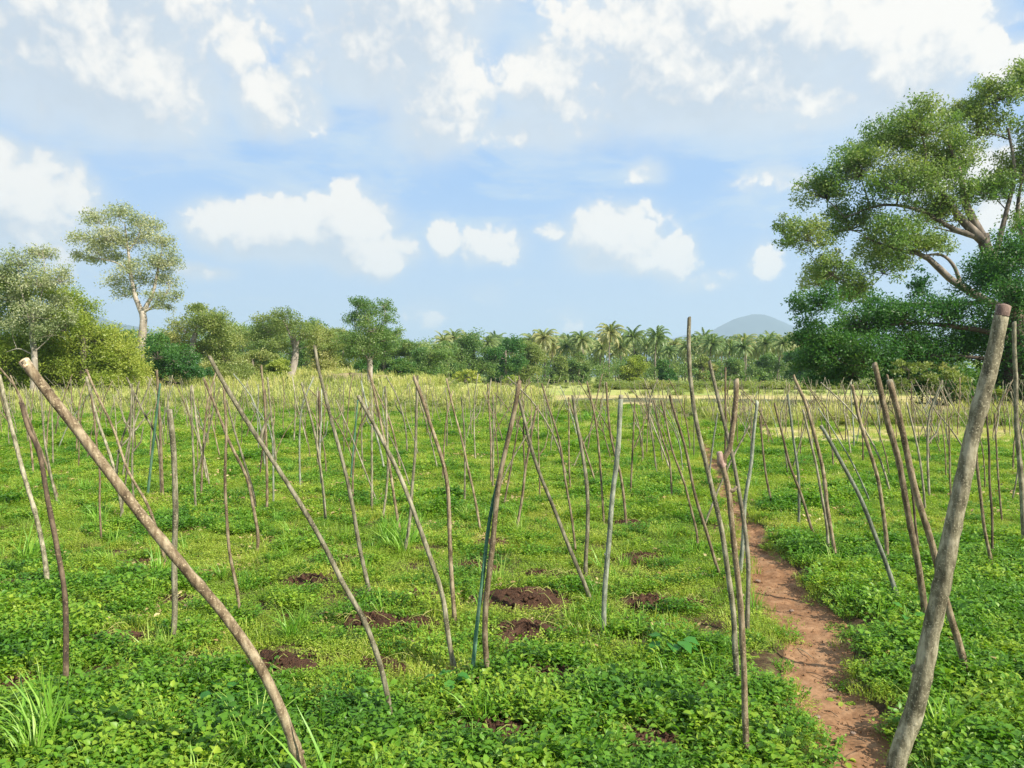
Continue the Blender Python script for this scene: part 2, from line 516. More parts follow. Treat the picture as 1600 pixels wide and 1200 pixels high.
azs = np.concatenate([np.arange(-46, 46, .2), np.arange(46, 314, 2.5)])
rs = [0.35]
while rs[-1] < 6800:
    r = rs[-1]
    rs.append(r * (1.022 if 2.2 < r < 14 else 1.05 if r < 120 else 1.12))
rs = np.array(rs)
A, RR = np.meshgrid(np.radians(azs), rs)
gx = RR * np.sin(A); gy = RR * np.cos(A)
gz = hg(gx, gy)
gv = np.stack([gx, gy, gz], -1).reshape(-1, 3)
gf = grid_faces(len(rs), len(azs), True)
gv = np.vstack([gv, [0, 0, 0]])
nc = len(azs); jj = np.arange(nc)
cf = np.stack([np.full(nc, len(gv) - 1), (jj + 1) % nc, jj], -1)
gf = gf[:, ::-1]
link_ = link('ground', mesh_np('ground', gv, [gf, cf[:, ::-1]], M['ground'], smooth_=True))
tag(link_, kind='structure')

# footpath: trodden earth lying in its sunken line
ys = np.concatenate([np.arange(-1.5, 12, .035), np.arange(12, 34, .12)])
xs = np.linspace(-1, 1, 27)
YY, SS = np.meshgrid(ys, xs, indexing='ij')
xc = np.interp(YY, PATH_Y, PATH_X) + 0.035 * np.sin(YY * 4.1)
hw = np.interp(YY, PATH_Y, PATH_W)
XX = xc + SS * hw * 1.32
prof = -0.058 + 0.030 * np.abs(SS) ** 3 - 0.05 * smooth(.86, 1.0, np.abs(SS))
ZZ = hbase(XX, YY) + prof + 0.007 * wob(XX, YY, 17) + 0.005 * wob(XX, YY, 41, 2.) + 0.0025 * rng.normal(size=XX.shape) * (YY < 9)
o = link('footpath', mesh_np('footpath', np.stack([XX, YY, ZZ], -1).reshape(-1, 3), grid_faces(len(ys), len(xs))[:, ::-1], M['path'], smooth_=True))
tag(o, kind='structure')

def strip(name, mat, edge0, edge1, x0, x1, lift, nx=160, ny=14):
    """a sheet lying on the ground between two y edges that wander"""
    X = np.linspace(x0, x1, nx)
    a = edge0(X); b = edge1(X)
    T = np.linspace(0, 1, ny)[:, None]
    Y = a[None, :] * (1 - T) + b[None, :] * T
    XX = np.broadcast_to(X, Y.shape)
    Z = hg(XX, Y) + lift + .02 * wob(XX, Y, .9)
    o = link(name, mesh_np(name, np.stack([XX, Y, Z], -1).reshape(-1, 3), grid_faces(ny, nx)[:, ::-1], mat))
    return tag(o, kind='structure')
strip('stubble_strip', M['straw'], lambda X: 18.6 + .5 * np.sin(X * .5) + .25 * np.sin(X * 2.1), lambda X: 23.6 + .4 * np.sin(X * .7), 6.8, 60, .03)
strip('stubble_field', M['straw'], lambda X: 38 + 1.0 * np.sin(X * .3), lambda X: 62 + 1.5 * np.sin(X * .13), -8, 120, .04)
strip('pasture', M['pasture'], lambda X: 62.1 + 1.5 * np.sin(X * .13), lambda X: 168 + 0 * X, -30, 190, .05)
# low earth bund between the stubble strip and the stubble field
X = np.linspace(6.5, 70, 260); T = np.linspace(-1, 1, 15)
XX, TT = np.meshgrid(X, T)
YY = 31 + TT * 5.6 + .5 * np.sin(XX * .4)
ZZ = hg(XX, YY) - .05 + .42 * (1 - TT ** 2) * smooth(6.5, 8, XX) + .05 * wob(XX, YY, 1.7) + .03 * rng.normal(size=XX.shape) * (np.abs(TT) < .95)
tag(link('earth_bund', mesh_np('earth_bund', np.stack([XX, YY, ZZ], -1).reshape(-1, 3), grid_faces(15, 260)[:, ::-1], M['bund'], smooth_=True)), kind='structure')

# mountains far off
def mountain(name, D, prof, seed, lift=0):
    """prof: (px, py) outline; a ridge with real depth"""
    px = np.array([p_[0] for p_ in prof], float); py = np.array([p_[1] for p_ in prof], float)
    n_ = 90
    P = np.linspace(px[0], px[-1], n_)
    top = (588 - np.interp(P, px, py)) / F * D + CAMH
    t = np.linspace(-1, 1, 40)
    XX, TT = np.meshgrid((P - CX) / F * D, t)
    H = np.broadcast_to(top, XX.shape) * np.clip(1 - np.abs(TT) ** 1.25, 0, 1)
    H = H + 14 * wob(XX, TT * 700, .011, seed) * (1 - TT ** 2) + 7 * wob(XX, TT * 900, .031, seed) * (1 - TT ** 2) * (np.abs(TT) > .06)
    YY = D + TT * 900
    ZZ = np.where(np.abs(TT) > .99, -.5, H)
    tag(link(name, mesh_np(name, np.stack([XX, YY, ZZ], -1).reshape(-1, 3), grid_faces(40, n_)[:, ::-1], M['hill'], smooth_=True)), kind='structure')
mountain('mountain', 5900, [(930, 588), (1000, 540), (1050, 529), (1085, 519), (1115, 514), (1150, 499), (1175, 492), (1192, 490), (1210, 496), (1232, 507), (1260, 516), (1330, 526), (1420, 555), (1500, 588)], 0)
mountain('far_hill', 4600, [(-260, 588), (-80, 520), (60, 497), (130, 489), (170, 500), (230, 514), (330, 540), (480, 588)], 1.7)

# ------------------------------------------------------------------ stakes
def stake_mesh(pts3, rad, matname, sides=10, knots=0, bend_jit=0.0, tip='cut'):
    """pts3 from base to tip, in coordinates local to the base"""
    n_ = max(8, int(np.sum(np.linalg.norm(np.diff(pts3, axis=0), axis=1)) / (.035 if sides > 7 else .12)))
    P = catmull(pts3, n_)
    t = np.linspace(0, 1, n_)
    r = np.interp(t, [0, 1], rad)
    r = r * (1 + .022 * np.sin(t * random.uniform(20, 40) + random.random() * 6))
    P = P + bend_jit * np.stack([np.sin(t * 17 + random.random() * 6), np.cos(t * 13 + random.random() * 6), 0 * t], -1)
    for k in range(knots):
        c = random.uniform(.08, .92)
        r = r * (1 + random.uniform(.06, .2) * np.exp(-((t - c) / .006) ** 2))
    mb = MB()
    mb.tube(P, r, sides, cap=True, jit=.035 if sides > 7 else 0)
    if sides > 7:      # slanted cut at the tip
        V = mb.v[0]
        last = V[-sides - 1:]
        ax = P[-1] - P[-2]; ax /= np.linalg.norm(ax)
        a = np.arange(sides) / sides * 2 * math.pi + random.random() * 6
        last[:sides] += ax * (np.sin(a) * r[-1] * .8)[:, None]
    if knots > 1:      # short stubs where side twigs were trimmed
        for k in range(max(1, knots // 2)):
            j = random.randrange(4, n_ - 3); a = random.random() * 6.28
            d = np.array([math.cos(a), math.sin(a) * .6, .75]); d /= np.linalg.norm(d)
            mb.tube(np.array([P[j], P[j] + d * r[j] * 1.25, P[j] + d * r[j] * random.uniform(1.35, 1.7)]), [r[j] * .6, r[j] * .42, r[j] * .3], 6)
    return mb.mesh('stake', M[matname], smooth_=True), P, r

stake_count = [0]
def stake(pix, wpx, matname, label, lean=0.0, branches=(), tip_w=None, basey=None, cut=None, group='wooden stakes planted in the field', knots=3):
    """pix: outline of the stake from tip to foot in the photo; foot stands on the ground, tip leans by `lean` metres in depth"""
    foot = pix[-1]
    Yb = basey if basey else gdepth(*foot)
    L = [0]
    for a, b in zip(pix[:-1], pix[1:]): L.append(L[-1] + math.hypot(b[0] - a[0], b[1] - a[1]))
    pts = []
    for (q, l) in zip(pix, L):
        d = ray(*q); Y = Yb + lean * (1 - l / L[-1])
        pts.append(np.array([0, 0, CAMH]) + d * Y / d[1])
    pts = pts[::-1]
    foot3 = pts[0].copy()
    gz_ = float(hg(foot3[0], foot3[1]))
    if basey is None: foot3[2] = gz_
    P = np.array(pts); P[0] = foot3
    dirn = P[1] - P[0]
    if basey:
        k = (P[0][2] - gz_ + .1) / max(dirn[2], .05)
    else:
        k = .1 / max(dirn[2], .05)
    P = np.vstack([P[0] - dirn * k, P])
    origin = np.array([P[0][0], P[0][1], gz_])
    wk = .66 if wpx < 8.5 else .74 if wpx < 16 else .80
    rb = wpx * wk / 2 / F * Yb
    rt = (tip_w or wpx * .72) * wk / 2 / F * (Yb + lean)
    near = Yb < 8
    me, C, rr = stake_mesh(P - origin, (rb, rt), matname, 12 if near else 8, knots if near else 1, .003 if near else .0)
    o = link('wooden_stake', me, loc=origin)
    tag(o, label, 'stake', group)
    for br in branches:
        bp = [np.array([0, 0, CAMH]) + ray(*q[:2]) * (Yb + lean * .5 + (q[2] if len(q) > 2 else 0)) / ray(*q[:2])[1] for q in br['p']]
        # root the branch on the stake's axis
        j = np.argmin(np.linalg.norm((C + origin) - bp[0], axis=1)); bp[0] = C[j] + origin
        mb = MB(); BP = catmull(np.array(bp) - origin, 14)
        mb.tube(BP, np.linspace(br['w'][0], br['w'][1], 14) / 2 / F * Yb, 8, jit=.04)
        tag(link('side_branch', mb.mesh('side_branch', M[br.get('m', matname)], True), o))
    if cut:
        ax = C[-1] - C[-3]; ax /= np.linalg.norm(ax)
        mb = MB(); mb.tube(np.array([C[-1] - ax * rr[-1] * .6, C[-1] + ax * rr[-1] * .95, C[-1] + ax * rr[-1] * 1.1]), [rr[-1] * 1.02, rr[-1] * 1.0, rr[-1] * .7], 12, jit=.05)
        tag(link('cut_end', mb.mesh('cut_end', M[cut]), o))
    stake_count[0] += 1
    return o, Yb

TR = []   # traced stakes
def S(*a, **k): TR.append((a, k))
S([(43, 569), (70, 607), (125, 679), (179, 750), (233, 819), (292, 892), (346, 955), (400, 1030), (437, 1105), (470, 1200), (480, 1245)], 20, 'brown', 'thickest brown stake on the left, leaning far left across the foreground, foot out of frame', lean=-.15, tip_w=19, cut='cut', knots=6)
S([(33, 629), (45, 670), (62, 708), (73, 779), (90, 854), (100, 917), (102, 1000), (105, 1095)], 12, 'dark', 'dark brown crooked stake at the left, ridged bark, bent left at its foot', lean=.15)
S([(0, 588), (17, 667), (37, 737), (58, 817), (71, 875), (75, 923)], 10, 'grey', 'grey curved stake at the left edge, foot just behind the crooked dark stake', lean=.2)
S([(265, 644), (273, 733), (273, 875), (271, 1008)], 12, 'grey', 'short grey upright stake with slant-cut top crossing behind the thick leaning brown stake', lean=.0, cut='pale', tip_w=11)
S([(327, 558), (345, 590), (400, 679), (452, 762), (504, 846), (537, 912), (566, 966), (591, 1031), (606, 1087), (613, 1134)], 12, 'grey', 'long curved grey stake leaning left with one side twig rising from its upper third', lean=-.1,
  branches=[dict(p=[(404, 685), (412, 668), (424, 643)], w=(5, 3.4))], knots=4)
S([(319, 592), (354, 679), (383, 742), (396, 792), (403, 833), (401, 867)], 8, 'brown', 'reddish brown stake leaning left with a hooked lower half, behind the twigged grey stake', lean=.2)
S([(350, 600), (353, 687), (352, 771), (358, 854), (369, 917), (375, 965)], 8, 'brown', 'slim brown upright stake with gently bowed foot, beside the hooked reddish stake', lean=.1)
S([(135, 577), (150, 612), (175, 667), (200, 733), (229, 787), (246, 833), (262, 883)], 7, 'brown', 'long thin brown stake leaning left, foot hidden behind the thick leaning brown stake', lean=.2)
S([(135, 590), (152, 654), (175, 721), (187, 775), (192, 812)], 8, 'grey', 'grey stake curving left beside the thin leaning brown one, ending in tall grass', lean=.2)
S([(142, 617), (154, 717), (156, 792), (158, 846)], 5, 'dark', 'thin dark upright stake left of the tall grass tuft')
S([(245, 579), (250, 667), (254, 777)], 8, 'brown', 'tall brown stake of the upright cluster crossed by a green pole, left field')
S([(198, 590), (222, 640), (246, 690), (252, 775)], 6, 'grey', 'thin grey stake leaning left into the cluster crossed by a green pole')
S([(250, 600), (240, 688), (230, 779)], 7, 'green', 'slim blue green pole leaning right in the left field cluster')
S([(237, 640), (205, 680), (177, 713)], 5, 'grey', 'short grey stake tilted steeply right, lower end in tall grass, left field', lean=.2)
S([(298, 604), (301, 688), (306, 800)], 6, 'grey', 'slender grey stake nearly upright between the cluster and the twigged stake')
S([(300, 602), (310, 679), (325, 756)], 6, 'pale', 'pale thin stake leaning slightly left behind the slender upright one')
S([(354, 625), (366, 672), (394, 762), (400, 800)], 6, 'grey', 'grey stake running close alongside the hooked reddish stake')
S([(408, 571), (414, 640), (417, 740), (417, 800)], 7, 'brown', 'tall straight brown stake with pointed top, left of centre behind the side twig')
S([(471, 598), (492, 679), (504, 758), (509, 817)], 7, 'grey', 'grey stake curving left, in line below the thick pale trunk')
S([(498, 612), (500, 668), (499, 725)], 8, 'dark', 'dark rough stake with shaggy bark, upright, left of the tall curved stake', knots=6)
S([(492, 541), (498, 575), (512, 637), (537, 725), (558, 833), (571, 895), (578, 930)], 9, 'grey', 'tall grey curved stake left of centre, its tip reaching up into the far trees', lean=.1)
S([(561, 621), (587, 667), (625, 746), (654, 817), (673, 875), (692, 937), (702, 998), (712, 1056)], 11, 'grey', 'thick grey stake leaning left with bitten knobbly top, left of the green bamboo pair', lean=0, cut='pale', knots=5)
S([(646, 588), (656, 615), (671, 658), (694, 729), (702, 812), (706, 917), (711, 978)], 10, 'brown', 'brown stake curved like a bow, standing just left of the green bamboo pair', lean=.1)
S([(812, 598), (805, 635), (792, 690), (781, 750), (771, 833), (762, 917), (758, 998), (762, 1066)], 13, 'brown', 'knobbly brown stake standing against the green bamboo in the centre', lean=.05, cut='dark', knots=7)
S([(810, 612), (800, 655), (787, 708), (768, 800), (754, 896), (744, 998), (737, 1066)], 9, 'green', 'dark green bamboo pole leaning against the knobbly brown stake in the centre', lean=.1)
S([(577, 579), (600, 683), (612, 750), (625, 837)], 7, 'brown', 'brown stake leaning left in line with the small tree trunk', lean=.1)
S([(583, 600), (612, 667), (628, 746)], 5, 'brown', 'thin brown stake just right of the one in line with the small tree')
S([(602, 604), (606, 733), (598, 810)], 6, 'grey', 'thin grey upright stake with bowed foot behind the knobbly topped stake')
S([(652, 587), (650, 675), (642, 792), (632, 868)], 8, 'grey', 'grey stake leaning slightly right, crossing behind the bow curved stake')
S([(697, 592), (719, 679), (733, 737), (752, 832)], 6, 'brown', 'slim brown stake leaning left, right of the bow curved stake')
S([(721, 621), (726, 688), (726, 787)], 5, 'grey', 'thin grey upright stake crossing the slim brown one right of the bow curved stake')
S([(812, 626), (829, 696), (854, 767), (879, 829), (898, 875), (925, 944)], 9, 'grey', 'long grey stake leaning left, right of the green bamboo pair, top touching it', lean=.1)
S([(838, 640), (825, 708), (817, 767), (807, 832)], 7, 'brown', 'brown stake with broken splintered top leaning right, just right of the bamboo pair', cut='dark')
S([(846, 600), (871, 679), (887, 771), (901, 867)], 6, 'brown', 'brown stake leaning left, curved, crossing the long grey stake right of centre')
S([(525, 625), (558, 704), (592, 792)], 4, 'pale', 'pale thin stick leaning steeply left between tall curved and knobbly topped stakes')
S([(581, 625), (581, 700), (581, 800)], 6, 'grey', 'grey straight upright stake seen just below the small tree')
S([(559, 625), (548, 750)], 5, 'green', 'dull green thin stake leaning right beside the knobbly topped stake')
S([(762, 600), (767, 696), (767, 758)], 5, 'brown', 'slender brown upright stake left of the bamboo pair, tip at the field edge')
S([(771, 617), (771, 690), (770, 767)], 5, 'grey', 'slender grey upright stake nearly touching the brown one left of the bamboo pair')
S([(812, 650), (800, 722), (787, 790)], 5, 'brown', 'short brown stake crossing behind the bamboo pair, leaning right')
S([(895, 619), (908, 700), (918, 771), (915, 903)], 9, 'grey', 'pale grey stake, straight lower half, top bent left, right of centre', lean=.1)
S([(971, 621), (962, 733), (950, 854), (942, 992)], 11, 'bluegrey', 'blunt grey green stake leaning right, alone right of centre in the foreground grass', lean=.05, cut='pale', tip_w=10)
S([(890, 629), (908, 683), (933, 762)], 5, 'brown', 'thin brown stake leaning left behind the pale bent topped stake')
S([(917, 596), (933, 675), (944, 819)], 6, 'brown', 'brown stake leaning left, left of the blunt grey green one')
S([(947, 598), (954, 679), (971, 750), (979, 823)], 7, 'brown', 'brown curved stake crossing behind the blunt grey green one')
S([(992, 625), (985, 776)], 5, 'brown', 'thin brown stake leaning right at the edge of the open green gap')
S([(1017, 625), (1003, 670), (988, 708)], 3.5, 'brown', 'very thin brown stick leaning right in the open green gap')
S([(1077, 497), (1077, 540), (1079, 590), (1087, 658), (1108, 742), (1125, 817), (1137, 896), (1147, 960), (1149, 1013), (1151, 1066)], 13, 'grey', 'tallest sharp pointed grey stake left of the footpath, tip rising against the distant mountain', lean=.05, tip_w=8, knots=5)
S([(1151, 594), (1150, 630), (1144, 675), (1139, 702), (1130, 718), (1129, 731), (1133, 745), (1139, 775), (1146, 833), (1154, 917), (1159, 998), (1164, 1060), (1165, 1120), (1166, 1193)], 14, 'brown', 'forked brown stake beside the footpath with a broken stub and knuckled bend', lean=0,
  tip_w=11, branches=[dict(p=[(1129, 735), (1126, 722), (1124, 706)], w=(13, 9), m='rootred'), dict(p=[(1139, 772), (1146, 766), (1151, 760)], w=(9, 4))], knots=5)
S([(1108, 565), (1121, 617), (1133, 667), (1150, 742), (1162, 812), (1169, 896), (1168, 990)], 10, 'pale', 'long pale stake leaning left behind the forked brown stake by the footpath', lean=.1)
S([(1133, 575), (1134, 650), (1133, 706), (1140, 790), (1152, 890)], 6, 'dark', 'thin dark upright stake behind the forked brown stake')
S([(1046, 617), (1067, 687), (1087, 775), (1104, 833), (1126, 904)], 8, 'brown', 'brown stake leaning left, foot left of the footpath, nearest of the path edge fan')
S([(1033, 625), (1050, 700), (1071, 762), (1087, 825), (1090, 862)], 6, 'brown', 'brown stake leaning left, second of the path edge fan')
S([(1021, 625), (1033, 679), (1046, 721), (1050, 781)], 5, 'brown', 'thin brown stake leaning left, outermost left of the path edge fan')
S([(1183, 627), (1175, 708), (1164, 792), (1157, 896)], 9, 'bluegrey', 'grey green stake leaning right, top just right of the forked stake')
S([(1121, 646), (1113, 700), (1106, 760)], 5, 'bluegrey', 'short grey green stake leaning right between the pointed and pale stakes')
S([(1171, 665), (1135, 735), (1100, 822)], 6, 'grey', 'grey stake tilted far right, crossing behind the stakes by the footpath')
S([(1210, 629), (1233, 721), (1258, 792), (1273, 840)], 7, 'brown', 'brown stake leaning left, crossing the grey upright one right of the footpath')
S([(1187, 650), (1196, 737), (1208, 796)], 6, 'brown', 'brown stake leaning left, nearest the footpath on its right side')
S([(1231, 617), (1240, 688), (1248, 750), (1248, 824)], 7, 'bluegrey', 'upright blue grey stake right of the footpath, crossed by a leaning brown one')
S([(1240, 587), (1262, 642), (1283, 721), (1294, 800), (1306, 877)], 9, 'brown', 'brown stake leaning left, tip standing out against the palm grove, right field')
S([(1254, 640), (1271, 708), (1287, 792), (1296, 868)], 7, 'pale', 'paler stake running beside and left of the long brown one, right field')
S([(1283, 667), (1317, 725), (1350, 792), (1379, 867), (1408, 949)], 10, 'bluegrey', 'smooth blue grey curved stake leaning left, blunt topped, right field', lean=.1, cut='pale')
S([(1331, 602), (1342, 650), (1358, 704), (1375, 762), (1383, 833), (1387, 884)], 9, 'brown', 'wavy brown stake with zigzag bends, right field, left of the big leaning pair')
S([(1366, 569), (1387, 658), (1404, 721), (1421, 812), (1437, 900), (1451, 984)], 14, 'brown', 'left one of two thick brown stakes leaning left under the dark tree', lean=.05, tip_w=11, knots=5)
S([(1391, 598), (1408, 667), (1429, 758), (1450, 833), (1471, 908), (1496, 998), (1512, 1069)], 15, 'brown', 'right one of two thick brown stakes leaning left, crossing behind the thickest right stake', lean=.05, tip_w=12, cut='pale', knots=5)
S([(1567, 487), (1550, 571), (1517, 687), (1504, 750), (1483, 854), (1471, 917), (1451, 1005), (1433, 1098), (1403, 1185), (1388, 1225)], 38, 'grey', 'thickest grey stake of all, right foreground, leaning right with reddish broken top', lean=-.15, tip_w=26, cut='rootred', knots=7)
S([(1585, 504), (1587, 625), (1592, 708), (1598, 792), (1602, 858)], 11, 'grey', 'tall grey upright stake at the right edge of the picture')
S([(1521, 621), (1527, 725), (1537, 817), (1553, 899)], 8, 'brown', 'brown stake leaning slightly left just right of the thickest stake')
S([(1542, 646), (1546, 729), (1552, 877)], 6, 'dark', 'thin dark stake right behind the brown one beside the thickest stake')
S([(1386, 585), (1405, 660), (1421, 740), (1437, 871)], 6, 'dark', 'thin dark stake between the two thick brown leaning stakes')
S([(1417, 629), (1437, 717), (1446, 800)], 6, 'pale', 'pale thin stake leaning left behind the two thick brown ones')
S([(1483, 658), (1484, 735), (1487, 806)], 5, 'brown', 'thin brown upright stake left of the thickest stake')
S([(1554, 646), (1560, 750), (1566, 818)], 5, 'brown', 'thin brown stake leaning slightly left near the right edge')
S([(206, 600), (202, 700), (188, 815)], 5, 'grey', 'thin grey stake leaning right behind the grey curving one, left field')
S([(668 - 250, 590), (425, 660), (432, 730)], 6, 'grey', 'grey stake close right of the tall straight brown one')
S([(0, 575), (28, 612), (50, 668), (74, 730), (92, 782)], 6, 'brown', 'thin brown stake leaning left from the left edge, behind the crooked dark stake')
S([(64, 610), (70, 690), (80, 745), (90, 790)], 6, 'grey', 'grey stake under the thick leaning one at the far left')
feet = []
for a, k in TR:
    o, Yb = stake(*a, **k)
    feet.append((o.location.x, o.location.y))
feet = np.array(feet)

# the remaining stakes, in loose rows
LAND = [(-200, 60, 'in front of the pale half bare tree'), (60, 130, 'in front of the yellow green thicket'), (130, 205, 'in front of the thicket end'),
        (205, 270, 'below the tall spreading tree'), (270, 345, 'below the rounded olive tree'), (345, 430, 'in front of the dark woodland'),
        (430, 500, 'below the thick leaning trunk'), (500, 555, 'in front of the bare earth slope'), (555, 610, 'below the small lone tree'),
        (610, 690, 'in front of the hedge gap'), (690, 760, 'below the light green bush'), (760, 830, 'behind the green bamboo'),
        (830, 900, 'below the left end of the palms'), (900, 960, 'below the middle palms'), (960, 1030, 'beside the open green gap'),
        (1030, 1080, 'in the fan left of the path'), (1080, 1160, 'behind the forked stake'), (1160, 1230, 'below the mountain'),
        (1230, 1300, 'below the tip of the dark tree'), (1300, 1360, 'below the drooping dark boughs'), (1360, 1430, 'behind the two thick brown stakes'),
        (1430, 1500, 'in front of the shaded tree foot'), (1500, 1560, 'behind the thickest stake'), (1560, 1800, 'near the right edge')]
cands = []
def rows(x0f, x1f, y0, y1, dx, dy, keep=1.0, hm=1.38):
    y = y0
    while y < y1:
        x = x0f(y) + random.uniform(0, dx)
        while x < x1f(y):
            px_, py_ = x + random.gauss(0, .22), y + random.gauss(0, .2)
            if random.random() < keep:
                d, hw_ = path_dist(np.array(px_), np.array(py_))
                if d > hw_ + .15 and np.min(np.hypot(feet[:, 0] - px_, feet[:, 1] - py_)) > .35:
                    cands.append((px_, py_, hm * random.uniform(.8, 1.2)))
            x += dx
        y += dy
rows(lambda y: -.72 * y - .5, lambda y: np.interp(y, PATH_Y, PATH_X) - 1.6 - (y - 9) * .06, 9.5, 36, 1.05, 1.25, .93)
rows(lambda y: np.interp(y, PATH_Y, PATH_X) - 1.3, lambda y: np.interp(y, PATH_Y, PATH_X) - .2, 12, 34, .5, .8, .9, 1.3)
rows(lambda y: np.interp(y, PATH_Y, PATH_X) + .7, lambda y: .72 * y + .8, 9.5, 18, 1.0, 1.15, .85, 1.3)
rows(lambda y: np.interp(y, PATH_Y, PATH_X) + .5, lambda y: .75 * y + 1, 18, 29, .62, .95, .95, 1.32)
cands.sort(key=lambda c: c[1])
protos = {}
LEANS = ['far left', 'left', 'upright', 'right', 'far right']
PRO = {}
for mn in ('brown', 'grey', 'pale', 'dark', 'bluegrey'):
    for li in range(5):
        for v in range(3):
            lx = {0: -.62, 1: -.26, 2: 0, 3: .26, 4: .62}[li] + random.uniform(-.09, .09)
            bow = random.uniform(-.07, .07)
            P = np.array([[0, 0, -.1], [lx * .30 + bow * .8, random.uniform(-.03, .03), .35], [lx * .66 + bow, random.uniform(-.1, .1), .72], [lx, random.uniform(-.15, .15), 1.0]])
            me, C, rr = stake_mesh(P, (.0100, .0062), mn, 7, 0)
            if v == 1:      # a broken twig left on it
                mb = MB(); j = len(C) // 2
                mb.tube(np.array([C[j], C[j] + [.07 * (-1) ** li, .01, .09], C[j] + [.1 * (-1) ** li, 0, .22]]), [.009, .007, .004], 5)
                me2 = mb.mesh('twig', M[mn])
            else: me2 = None
            PRO[(mn, li, v)] = (me, me2, lx)
def zone(x, y):
    px_ = CX + x / y * F
    for a, b, t_ in LAND:
        if a <= px_ < b: return t_
    return 'near the right edge' if px_ > 800 else 'at the far left edge'
CN = {'brown': 'brown', 'grey': 'grey', 'pale': 'pale', 'dark': 'dark', 'bluegrey': 'grey green'}
def band(y): return 'in the middle distance' if y < 13 else ('further back' if y < 18 else ('far back' if y < 24 else 'at the far edge'))
n_ind = 298 - len(TR)
vis = [c for c in cands if abs(c[0]) < .70 * c[1] + .3]
off = [c for c in cands if not abs(c[0]) < .70 * c[1] + .3]
def choose(c):
    r = random.random()
    mn = 'brown' if r < .42 else 'grey' if r < .70 else 'pale' if r < .84 else 'dark' if r < .92 else 'bluegrey'
    if np.interp(c[1], PATH_Y, PATH_X) - 1.7 < c[0] < np.interp(c[1], PATH_Y, PATH_X): li = random.choice([0, 1, 1, 1, 2])
    else: li = random.choices(range(5), [.07, .28, .42, .17, .06])[0]
    return mn, li, random.randrange(3)
buckets = {}
for c in vis[:n_ind]:
    mn, li, v = choose(c)
    me, me2, lx = PRO[(mn, li, v)]
    o = link('wooden_stake', me, loc=(c[0], c[1], float(hg(c[0], c[1]))))
    s_ = c[2]; k = random.uniform(.85, 1.25)
    o.scale = (s_ * (k if abs(lx) < .3 else 1), s_ * 1.0, s_)
    o.rotation_euler = (0, 0, random.uniform(-.35, .35))
    if me2: link('twig', me2, o)
    lean_t = 'upright' if li == 2 else 'leaning ' + LEANS[li]
    side = 'left' if c[0] < np.interp(c[1], PATH_Y, PATH_X) else 'right'
    lab = f'thin {CN[mn]} stake {lean_t}, {band(c[1])}, {zone(c[0], c[1])}'
    buckets.setdefault(lab, []).append((CX + c[0] / c[1] * F, o))
for lab, lst in buckets.items():
    lst.sort(key=lambda t: t[0])
    for i, (_, o) in enumerate(lst):
        l2 = lab
        if len(lst) == 2: l2 = ('left' if i == 0 else 'right') + '-hand ' + lab
        if len(lst) == 3: l2 = ('leftmost ', 'middle ', 'rightmost ')[i] + lab
        tag(o, ' '.join(l2.split()[:16]), 'stake', 'wooden stakes planted in the field')
mb_by = MB()
rest = vis[n_ind:] + off
acc = {}
for c in rest:
    mn, li, v = choose(c)
    if mn == 'dark': mn = 'grey'
    lx = {0: -.6, 1: -.26, 2: 0, 3: .26, 4: .6}[li] + random.uniform(-.1, .1)
    s_ = c[2]; z = float(hg(c[0], c[1])); b_ = random.uniform(-.09, .09)
    P = np.array([[0, 0, -.1], [lx * .5 + b_, random.uniform(-.1, .1), .5], [lx, random.uniform(-.2, .2), 1.0]]) * s_ + [c[0], c[1], z]
    acc.setdefault('all', MB()).tube(catmull(P, 6), np.linspace(.0115, .007, 6), 5, tint=random.random())
if acc:
    o = link('distant_stakes', acc['all'].mesh('distant_stakes', M['grey'], True))
    tag(o, 'far rows of thin wooden stakes standing close together at the field edge', 'stakes', kind='stuff')

# ------------------------------------------------------------------ dug soil mounds
MOUNDS = [(815, 940, .26, .10, 'largest dark soil mound, right of the green bamboo pair'), (822, 990, .22, .06, 'flat soil mound with dry stalks just below the largest mound'),
          (865, 1062, .17, .07, 'soil mound with a pale stick on top, below right of the bamboo pair'), (775, 1152, .20, .05, 'soil hollow with dry grass at the bottom centre of the picture'),
          (430, 1046, .20, .07, 'reddish soil mound touching the thick leaning brown stake'), (318, 1104, .11, .05, 'small dark mound left of the thick leaning stake, among big leaves'),
          (165, 1002, .17, .05, 'soil mound between the crooked dark stake and the short upright one'), (582, 976, .16, .06, 'soil mound crossed by the twigged grey stake'),
          (484, 912, .20, .06, 'reddish soil mound left of the tall curved stake foot'), (650, 978, .15, .05, 'small soil mound left of the knobbly topped stake'),
          (1000, 876, .20, .06, 'soil mound right of the blunt grey green stake, further one'), (1018, 945, .17, .06, 'soil mound right of the blunt grey green stake, nearer one'),
          (1022, 1168, .15, .06, 'dark soil hollow at the bottom, left of the forked stake foot'), (22, 916, .17, .05, 'soil patch with dry grass at the left edge'),
          (20, 1072, .14, .05, 'dark soil patch at the left edge, lower one'), (586, 1046, .12, .05, 'soil mound behind the foot of the twigged grey stake'),
          (745, 888, .14, .05, 'soil mound left of the bamboo pair, further back'), (845, 900, .13, .04, 'low soil patch behind the largest mound'),
          (770, 852, .15, .04, 'far soil patch behind the bamboo pair'), (275, 940, .13, .04, 'low soil patch beside the short upright stake'),
          (545, 880, .12, .04, 'soil patch behind the tall curved stake'), (890, 905, .11, .04, 'soil patch at the foot of the long grey stake'),
          (1080, 945, .10, .04, 'small soil patch left of the pointed stake foot'), (655, 935, .12, .04, 'small soil patch behind the knobbly topped stake'),
          (300, 1040, .10, .03, 'thin soil patch right of the short upright stake'), (215, 880, .14, .03, 'flat soil patch further back at the left'),
          (985, 820, .16, .04, 'far soil patch near the pale bent topped stake')]
mpos = []
